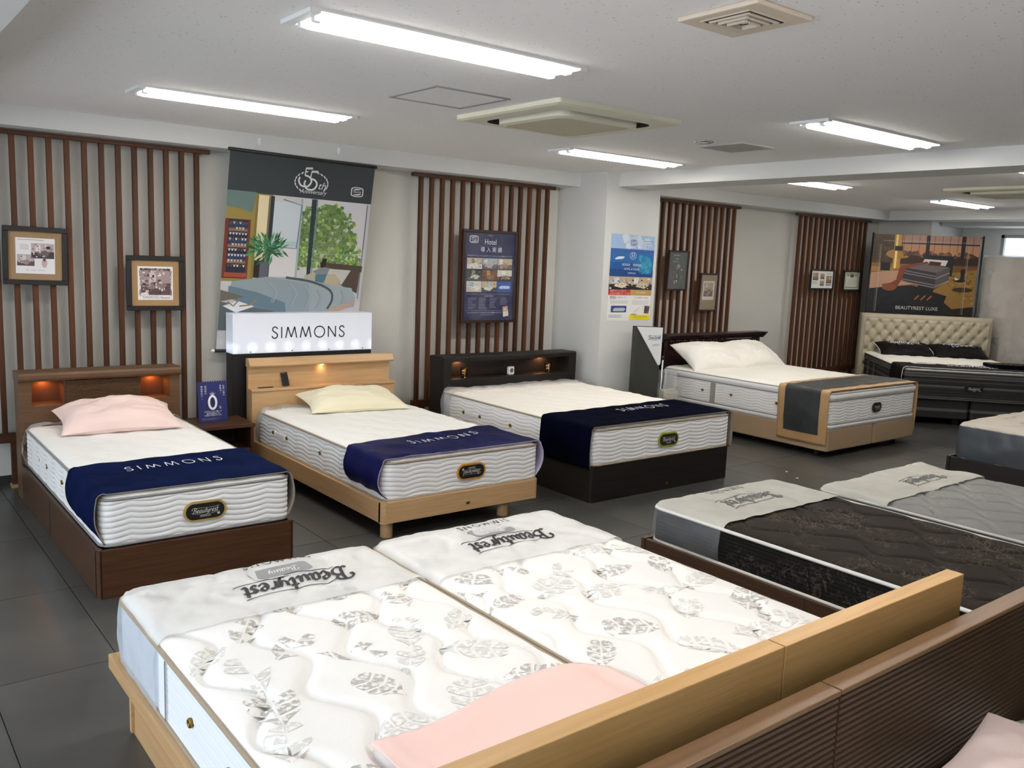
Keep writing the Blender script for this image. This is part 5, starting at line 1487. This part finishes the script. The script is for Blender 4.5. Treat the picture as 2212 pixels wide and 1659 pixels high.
p.ell(.87, .43, .025, .035, '1c1614', 8); p.rect(.85, .45, .89, .54, '2a201a', 7); p.poly([(.80, .50), (.84, .53), (.80, .54)], 'd8cfb8', 9); p.ell(.85, .545, .06, .018, '1a1512', 8)
p.poly([(.37, .78), (.44, .73), (.62, .78), (.58, .86), (.40, .86)], '241a18', 8)
for k in range(3): p.line([(.44 + .06 * k, .80), (.48 + .06 * k, .745)], .012, 'a06a4a', 9)
for u in (.075, .90):
    for k in range(60): p.rect(u - .004, .13 + k * .014, u + .004, .137 + k * .014, 'b9b1a4', 11); 
    for k in range(60): p.rect(u - .016, .13 + k * .014, u - .012, .137 + k * .014, '8f8778', 11)
for k in range(50): p.rect(.10 + k * .016, .075, .107 + k * .016, .083, 'b9b1a4', 11)
p.text('BEAUTYREST LUXE', .47, .905, .042, 'd8d4cc', 12, maxw=.52)
p.build('print', ps, loc=(-.03, -.0005, 1.565), mat=print_mat('stand_ink', rough=.5))

# ------------------------------------------------------------------ upright wrapped mattress by the far window
wmt = thing('wrapped_mattress', 'white mattress standing upright in glossy plastic wrap by the window', 'mattress', (11.72, 4.55, 0))
MB().prism(rrect(.22, 1.2, .05, 5), .0, 1.84, 'z').build('mattress_core', pmat('wrapped_ticking', 'e2dad0', rough=.8), wmt, world=False, bevel=.03)
def wrap(u, v):
    a = u * 4; i = int(a) % 4; q = rrect(.245, 1.225, .06, 6); n = len(q); k = u * n; i0 = int(k) % n; fr = k - int(k)
    x = q[i0][0] * (1 - fr) + q[(i0 + 1) % n][0] * fr; y = q[i0][1] * (1 - fr) + q[(i0 + 1) % n][1] * fr
    z = .005 + v * 1.85; d = .012 * N3(Vector((y * 5, z * 5, x * 9))) + .006 * N3(Vector((y * 14, z * 11, 4)))
    return (x - abs(d) * 1.0 if x < 0 else x + abs(d), y, z)
MB().grid(wrap, 84, 60, closed=True).build('plastic_wrap', plastic_film('wrap_film', 'f6f2ec', milky=.3, gloss=.24, rough=.14), wmt, world=False)
MB().box(-.13, .13, -.62, .62, 1.845, 1.86).build('top_fold', M_filmc, wmt, world=False, bevel=.006)

# ------------------------------------------------------------------ foreground pair: natural frames, leaf-print mattresses
def wavy(x, y, P=.185, A=.045, L=.36, a=.020, sg=.014):
    k = round(x / P); d = 9
    for q in (k - 1, k, k + 1):
        xc = q * P + (1 if q % 2 else -1) * A * sin(2 * pi * y / L + q * .7)
        d = min(d, abs(x - xc))
    return a * (1 - math.exp(-(d / sg) ** 1.2)) - a * .8

def leaf_mat(name, ink, paper):
    m = pmat(name, ink, rough=.85, c2=paper, ns=60, detail=7, contrast=(.46, .60))
    return m
M_leaf = leaf_mat('leaf_ink', 'b8b3ae', 'f3f1ee'); M_leaf2 = leaf_mat('leaf_ink_pale', 'd8d5d0', 'f3f1ee')
def leaves(m, seed, n=44, y_max=.80):
    r = random.Random(seed); pts = []; dk = MB(); pl = MB()
    tries = 0
    while len(pts) < n and tries < 6000:
        tries += 1
        x, y = r.uniform(-m.w / 2 + .06, m.w / 2 - .06), r.uniform(-m.l / 2 + .08, min(m.l / 2 - .08, y_max))
        if any(hypot(x - q[0], y - q[1]) < .165 for q in pts): continue
        pts.append((x, y)); th = r.choice([.6, 2.2, 1.2, -.5, 2.8]) + r.uniform(-.4, .4); ln = r.uniform(.15, .215); wd = ln * r.uniform(.24, .33)
        bad = pl if r.random() < .55 else dk
        ns = 4
        for side in (-1, 1):
            for k in range(ns):
                if r.random() < .12: continue
                t0, t1 = -.5 + (k + .08) / ns, -.5 + (k + .88) / ns
                w0, w1 = wd * sqrt(max(0, 1 - (2 * t0) ** 2)), wd * sqrt(max(0, 1 - (2 * t1) ** 2))
                if w0 < .004: w0 = .006
                out = []
                sh = .12
                for (t, w_) in ((t0, .07), (t0 + sh * .5, w0 * .55 / wd), (t0 + sh, w0 / wd), ((t0 + t1) / 2 + sh, (w0 + w1) * .53 / wd), (t1 + sh * .8, w1 / wd), (t1 + sh * .3, w1 * .5 / wd), (t1, .07)):
                    tt = max(-.55, min(.52, t)); ww = max(.05, w_) * wd * r.uniform(.86, 1.08)
                    lx, ly = tt * ln, side * ww
                    out.append((x + lx * cos(th) - ly * sin(th), y + lx * sin(th) + ly * cos(th)))
                if side < 0: out = out[::-1]
                v0 = [(q[0], q[1], m.ztop(q[0], q[1]) + .0012) for q in out]
                cx_, cy_ = sum(q[0] for q in out) / 7, sum(q[1] for q in out) / 7
                v0.append((cx_, cy_, m.ztop(cx_, cy_) + .0012))
                bad.add(v0, [(i, (i + 1) % 7, 7) for i in range(7)])
    k0 = len(dk.v)
    dk.v += pl.v; dk.f += [[i + k0 for i in q] for q in pl.f]; dk.m += [1] * len(pl.f); dk.sm += pl.sm; dk.c += pl.c
    tag(dk.build('leaf_print', [M_leaf, M_leaf2], m.top, world=False), kind='stuff')

M_ticking = pmat('bright_ticking', 'f3f1ee', rough=.85, sheen=.1, bump=.12, bs=260)
M_sideb = pmat('cool_border', 'e9ebf0', rough=.8, bump=.1, bs=400)
M_tagw = pmat('label_frame', 'c9c9c8', rough=.5); M_tagg = pmat('label_grey', '8c8d8e', rough=.5)
def covertext(m, x, y, sim=True, tag_=True, ink=M_ink, scale=1.0, lift=.0022, simdy=.215, tagdy=.132, sheer=0.0):
    """lettering on the plastic cover, readable from the head end"""
    v, f, wd = logo_script(thick=.15, thin=.06)
    k = .37 / wd * scale
    m.put([(x - (p[0] - wd / 2) * k, y - (p[1] - .4) * k * 1.25) for p in v], f, 'cover_lettering', ink, lift)
    if sim:
        v, f, wd = logo_geo('SIMMONS', .13, .5)
        k = .25 / wd * scale
        m.put([(x + .02 - (p[0] - wd / 2) * k, y + simdy - (p[1] - .5) * k * 1.1) for p in v], f, 'cover_lettering', ink, lift)
    if tag_:
        o = m.put(rrect(.225, .115, .03, 6, x, y + tagdy), [list(range(28))], 'cover_label', M_tagw, lift - .0012)
        m.put(rrect(.195, .092, .02, 6, x, y + tagdy), [list(range(28))], 'label_face', M_tagg, lift - .0004, parent=o)
        v, f, wd = logo_script('Beauty', thick=.1, thin=.05, swoosh=False)
        k = .10 / wd
        m.put([(x + .0 - (p[0] - wd / 2) * k, y + tagdy - (p[1] - .2) * k * 1.2) for p in v], f, 'label_lettering', M_thread, lift + .0004, parent=o)

def natural_bed(x0, x1, label, hb0, hb1):
    b = thing('platform_bed', label, 'bed', ((x0 + x1) / 2, 2.0, 0))
    MB().box(x0 + (.06 if x0 < 1 else .01), x1 - .03, 1.09, 2.845, 0, .225).build('drawer_box', W_ny, b, bevel=.003)
    MB().box(x0, x1, 1.085, 2.895, .225, .272).build('platform', W_ny, b, bevel=.003)
    MB().box(x0 + (.05 if x0 < 1 else .005), x0 + (.07 if x0 < 1 else .02), 2.83, 2.85, .01, .222).build('corner_trim', W_n, b)
    MB().box(hb0, hb1, 1.03, 1.077, 0, .787).build('headboard', wood('oak_warm', 'bb9156', 'c89f68', 'x', rough=.42), b, bevel=.002)
    return b
natural_bed(.662, 1.598, 'natural wood platform bed in front, the one at the picture edge', .655, 1.598)
natural_bed(1.602, 2.53, 'natural wood platform bed in front, next to the dark floral bed', 1.602, 2.425)
LFT = lambda s, v, p: .0025 * abs(sin(pi * v * 12)) if abs(v - .5) < .47 else 0
mA = Mattress('leaf-print quilted mattress at the picture edge with plastic foot cover', 1.135, 1.98, .274, .89, 1.77, .195, crown=.022, topfn=wavy, sidefn=LFT, mtop=M_ticking, mside=M_sideb, mpipe=M_pipet, nx=110, ny=200, nv=30)
mB = Mattress('leaf-print quilted mattress beside the dark floral one with plastic foot cover', 2.05, 1.98, .274, .89, 1.77, .195, crown=.022, topfn=lambda x, y: wavy(x + .06, y + .1), sidefn=LFT, mtop=M_ticking, mside=M_sideb, mpipe=M_pipet, nx=110, ny=200, nv=30)
leaves(mA, 11); leaves(mB, 12)
mA.vent(-.448, .17, .10, -1, 0); mA.vent(-.448, -.1, .10, -1, 0)
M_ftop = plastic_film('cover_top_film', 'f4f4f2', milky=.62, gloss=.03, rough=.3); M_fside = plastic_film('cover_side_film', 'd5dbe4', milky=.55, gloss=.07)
cover(mA, 'plastic_cover', .45, 1, [M_ftop, M_fside], amp=.007, seed=31, off=.009)
cover(mB, 'plastic_cover', .41, 1, [M_ftop, M_fside], amp=.007, seed=41, off=.009)
covertext(mA, .055, .625, simdy=.23); covertext(mB, .02, .60)
for mm in (mA, mB):
    MB().box(-.4525, -.444, .375, .43, .01, .19).build('zip_flap', M_sideb, mm.t, world=False, bevel=.002, seg=1)
    MB().tube([(-.4535, .373 + .002 * (q % 2), .012 + q * .0045) for q in range(40)], .0016, 5).build('stitching', M_pipe, mm.t, world=False)
# pink sheet laid over the head of the first one
sh = thing('pink_sheet', 'pale pink folded sheet lying at the head of the leaf-print bed', 'sheet', (1.3, 1.36, .49))
def pk(u, v):
    yb = 1.085; xl = .93 - .02 * v; xr = 1.665 - .03 * v
    yt = 1.615 + .05 * u
    x = xl + (xr - xl) * u; y = yb + (yt - yb) * v - .02 * sin(u * 7) * v
    if u > .93: y -= (u - .93) * .9 * v
    mm = mA if x < 1.592 else mB
    lx = max(-.44, min(.44, x - (1.135 if x < 1.592 else 2.05)))
    z = .274 + mm.h + mm.crown * (1 - edge_drop(lx, 0, mm.w, mm.l, .09) * .6) + .004
    if u < .06: z -= 0
    return (x, y, z + .008 + .005 * N3(Vector((x * 4, y * 9, 1))) + .004 * abs(sin(u * 40 + v * 3)) * max(0, .15 - u) * 6)
MB().grid(pk, 60, 40).build('cloth', pmat('pink_cotton', 'f3cfc6', rough=.85, sheen=.15, bump=.06, bs=240), sh, solid=(.004, 1.0))

# ------------------------------------------------------------------ dark floral bed, grey quilted bed and the far one
def filigree(name, base, line, sc=7.0, width=.018, c2=None, rough=.8, line2=None):
    m = bpy.data.materials.new(name); m.use_nodes = True
    nt = m.node_tree; b = nt.nodes['Principled BSDF']; b.inputs['Roughness'].default_value = rough; b.inputs['Specular IOR Level'].default_value = .15
    tc = nt.nodes.new('ShaderNodeTexCoord')
    def band(scale, wdt, dist):
        nz = nt.nodes.new('ShaderNodeTexNoise'); nz.inputs['Scale'].default_value = scale; nz.inputs['Detail'].default_value = 2.5; nz.inputs['Distortion'].default_value = dist
        nt.links.new(tc.outputs['Object'], nz.inputs['Vector'])
        rp = nt.nodes.new('ShaderNodeValToRGB'); e = rp.color_ramp.elements
        e[0].position = .5 - wdt; e[0].color = (0, 0, 0, 1); e[1].position = .5; e[1].color = (1, 1, 1, 1)
        q = e.new(.5 + wdt); q.color = (0, 0, 0, 1)
        nt.links.new(nz.outputs['Fac'], rp.inputs['Fac'])
        return rp.outputs['Color']
    a = band(sc, width, 1.6); c = band(sc * 2.1, width, 1.2)
    msk = nt.nodes.new('ShaderNodeTexNoise'); msk.inputs['Scale'].default_value = sc * .55
    nt.links.new(tc.outputs['Object'], msk.inputs['Vector'])
    mr = nt.nodes.new('ShaderNodeMapRange'); mr.inputs['From Min'].default_value = .45; mr.inputs['From Max'].default_value = .6
    nt.links.new(msk.outputs['Fac'], mr.inputs['Value'])
    mx = nt.nodes.new('ShaderNodeMath'); mx.operation = 'MAXIMUM'; nt.links.new(a, mx.inputs[0]); nt.links.new(c, mx.inputs[1])
    ml = nt.nodes.new('ShaderNodeMath'); ml.operation = 'MULTIPLY'; nt.links.new(mx.outputs[0], ml.inputs[0]); nt.links.new(mr.outputs[0], ml.inputs[1])
    mix = nt.nodes.new('ShaderNodeMix'); mix.data_type = 'RGBA'; mix.inputs[6].default_value = lin(base); mix.inputs[7].default_value = lin(line)
    nt.links.new(ml.outputs[0], mix.inputs[0]); nt.links.new(mix.outputs[2], b.inputs['Base Color'])
    n2 = nt.nodes.new('ShaderNodeTexVoronoi'); n2.inputs['Scale'].default_value = 130; nt.links.new(tc.outputs['Object'], n2.inputs['Vector'])
    bp = nt.nodes.new('ShaderNodeBump'); bp.inputs['Strength'].default_value = .08; bp.inputs['Distance'].default_value = .004
    nt.links.new(n2.outputs['Distance'], bp.inputs['Height']); nt.links.new(bp.outputs[0], b.inputs['Normal'])
    return m
M_fl = filigree('floral_jacquard', '2b241f', '5c5043', 8.0, .026); M_fls = filigree('floral_jacquard_side', '1a1817', '4a433c', 8.0, .022)
M_gq = filigree('grey_jacquard', '8d8c8a', '9d9c9a', 6.0, .02)
W_wb = wood('wenge_brown_y', '463227', '56402f', 'y', rough=.4); W_wbx = wood('wenge_brown_x', '463227', '56402f', 'x', rough=.4)
def brown_bed(x0, x1, y0, y1, z, label, joint=None, wy=W_wb, wx=W_wbx):
    b = thing('platform_bed', label, 'bed', ((x0 + x1) / 2, (y0 + y1) / 2, 0))
    for a, c in ((x0, x0 + .022), (x1 - .022, x1)):
        MB().box(a, c, y0, y1 - .024, 0, z).build('side_panel', wy, b, bevel=.002)
    MB().box(x0 - .004, x1 + .004, y1 - .022, y1, 0, z + .004).build('footboard', wx, b, bevel=.002)
    if joint:
        MB().box(x0 - .001, x0 + .001, joint - .002, joint + .002, .01, z - .003).build('panel_joint', M_dark, b)
    MB().box(x0 + .022, x1 - .022, y0, y1 - .022, z - .04, z - .012).build('deck', M_dark, b)
    return b
brown_bed(2.945, 3.885, .78, 2.70, .328, 'brown box bed frame under the dark floral mattress', joint=1.83)
def onion(x, y, P=.16, A=.05, L=.30, a=.014, sg=.012):
    return wavy(x, y, P, A, L, a, sg)
mC = Mattress('dark brown floral quilted mattress with white corded edges', 3.425, 1.74, .330, .905, 1.86, .152, crown=.016, topfn=onion, sidefn=lambda s, v, p: .0028 * abs(sin(pi * v * 9)) ** .6, mtop=M_fl, mside=M_fls, mpipe=M_wcord, nx=100, ny=190, nv=40, pipe_r=.008)
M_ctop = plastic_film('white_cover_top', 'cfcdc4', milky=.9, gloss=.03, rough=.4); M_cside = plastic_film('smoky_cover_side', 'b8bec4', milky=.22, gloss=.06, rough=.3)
cover(mC, 'plastic_cover', .52, 1, [M_ctop, M_cside], amp=.006, seed=51, off=.010)
covertext(mC, -.02, .70, tag_=False, simdy=.175, ink=M_greyink)
brown_bed(4.02, 5.10, .62, 2.52, .265, 'brown box bed frame under the silver grey quilted mattress')
mD = Mattress('silver grey quilted mattress next to the dark floral one', 4.56, 1.57, .265, 1.04, 1.84, .195, crown=.018, topfn=lambda x, y: onion(x, y, .15, .045, .26, .022, .010), sidefn=lambda s, v, p: .004 * abs(sin(pi * v * 9)), mtop=M_gq, mside=pmat('grey_border', '7a7a7a', rough=.8), mpipe=M_wcord, nx=100, ny=170, nv=24)
cover(mD, 'plastic_cover', .54, 1, [M_ctop, M_cside], amp=.010, seed=61, off=.011)
covertext(mD, .10, .67, sim=False, tag_=False, ink=M_greyink, scale=.9)
W_vd = wood('espresso_y', '1d1511', '271c16', 'y', rough=.4); W_vdx = wood('espresso_x', '1d1511', '271c16', 'x', rough=.4)
brown_bed(6.56, 7.72, 1.0, 3.01, .255, 'espresso brown bed frame at the picture edge beyond the grey bed', wy=W_vd, wx=W_vdx)
mF = Mattress('white mattress with grey plastic-wrapped foot on the espresso bed', 7.14, 2.0, .257, 1.10, 1.92, .235, crown=.018, topfn=lambda x, y: tuft(x, y, .2, .17, .004), sidefn=lambda s, v, p: scallop(s, v, 9, .2, .4, .006), mpipe=M_pipe, mtop=M_mwarm)
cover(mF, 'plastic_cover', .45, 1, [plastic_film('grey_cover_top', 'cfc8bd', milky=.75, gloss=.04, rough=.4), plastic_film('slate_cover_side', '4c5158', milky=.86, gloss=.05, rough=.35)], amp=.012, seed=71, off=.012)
covertext(mF, .0, .62, tag_=False, ink=M_greyink)

# ------------------------------------------------------------------ ribbed headboards nearest the camera
W_rb = wood('ribbed_brown_x', '4a3422', '5a422c', 'x', rough=.4)
def ribbed_bed(x0, x1, label):
    b = thing('platform_bed', label, 'bed', ((x0 + x1) / 2, .0, 0))
    MB().box(x0, x1, .944, .975, 0, .70).build('headboard', W_rb, b, bevel=.002)
    MB().box(x0, x1, .926, .978, .70, .712).build('top_cap', wood('cap_brown', '76583c', '846546', 'x', rough=.4), b, bevel=.003)
    first = None
    for k in range(30):
        z = .688 - k * .0152
        if first is None:
            first = MB().prism([(.945, -.0068), (.934, -.0068), (.930, -.004), (.930, .004), (.934, .0068), (.945, .0068)], x0 + .002, x1 - .002, 'x').build('rib', W_rb, b, world=False, loc=(-(x0 + x1) / 2, 0, z))
        else:
            o = first.copy(); COL.objects.link(o); o.location = Vector((-(x0 + x1) / 2, 0, z)) * S
    for a, c in ((x0, x0 + .025), (x1 - .025, x1)): MB().box(a, c, -.98, .944, 0, .17).build('side_panel', W_rb, b)
    MB().box(x0 + .025, x1 - .025, -.98, .944, .12, .148).build('deck', M_dark, b)
    return b
ribbed_bed(.722, 1.663, 'brown bed with ribbed headboard at the lower edge, the shorter visible piece')
ribbed_bed(1.667, 2.72, 'brown bed with ribbed headboard nearest the camera, under the pinkish pillow')
for x, lab in ((1.19, 'white mattress below the picture edge behind the shorter ribbed headboard'), (2.19, 'white mattress carrying the pinkish pillow behind the ribbed headboard')):
    Mattress(lab, x, -.02, .15, .90, 1.85, .20, topfn=lambda a, c: tuft(a, c, .2, .17, .004), sidefn=lambda s, v, p: 0.0, ds=.06, nv=6, nx=40, ny=70)
pillow('pinkish grey pillow in the lower corner by the ribbed headboard', (2.03, .665, .375), .66, .42, .19, pmat('mauve_pillowcase', 'd9c3bd', rough=.85, sheen=.15, bump=.08, bs=220), rot=(radians(12), 0, radians(6)), seed=17)

# ------------------------------------------------------------------ paper scraps on the aisle floor
for k, (x, y, lab) in enumerate(((5.935, 3.951, 'tiny white paper scrap on the aisle floor nearest the black bed'), (5.825, 3.78, 'tiny white paper scrap on the aisle floor nearest the floral bed'), (6.511, 3.562, 'tiny white paper scrap on the aisle floor nearest the grey bed'))):
    t = thing('paper_scrap', lab, 'scrap', (x, y, .0005), rotz=k * 1.3, group='paper scraps on the floor')
    MB().prism([(-.012, -.005), (.004, -.009), (.013, 0), (.006, .009), (-.009, .006)], 0, .0015, 'z').build('paper', pmat('scrap_white', 'f2f0ea', rough=.7), t, world=False)
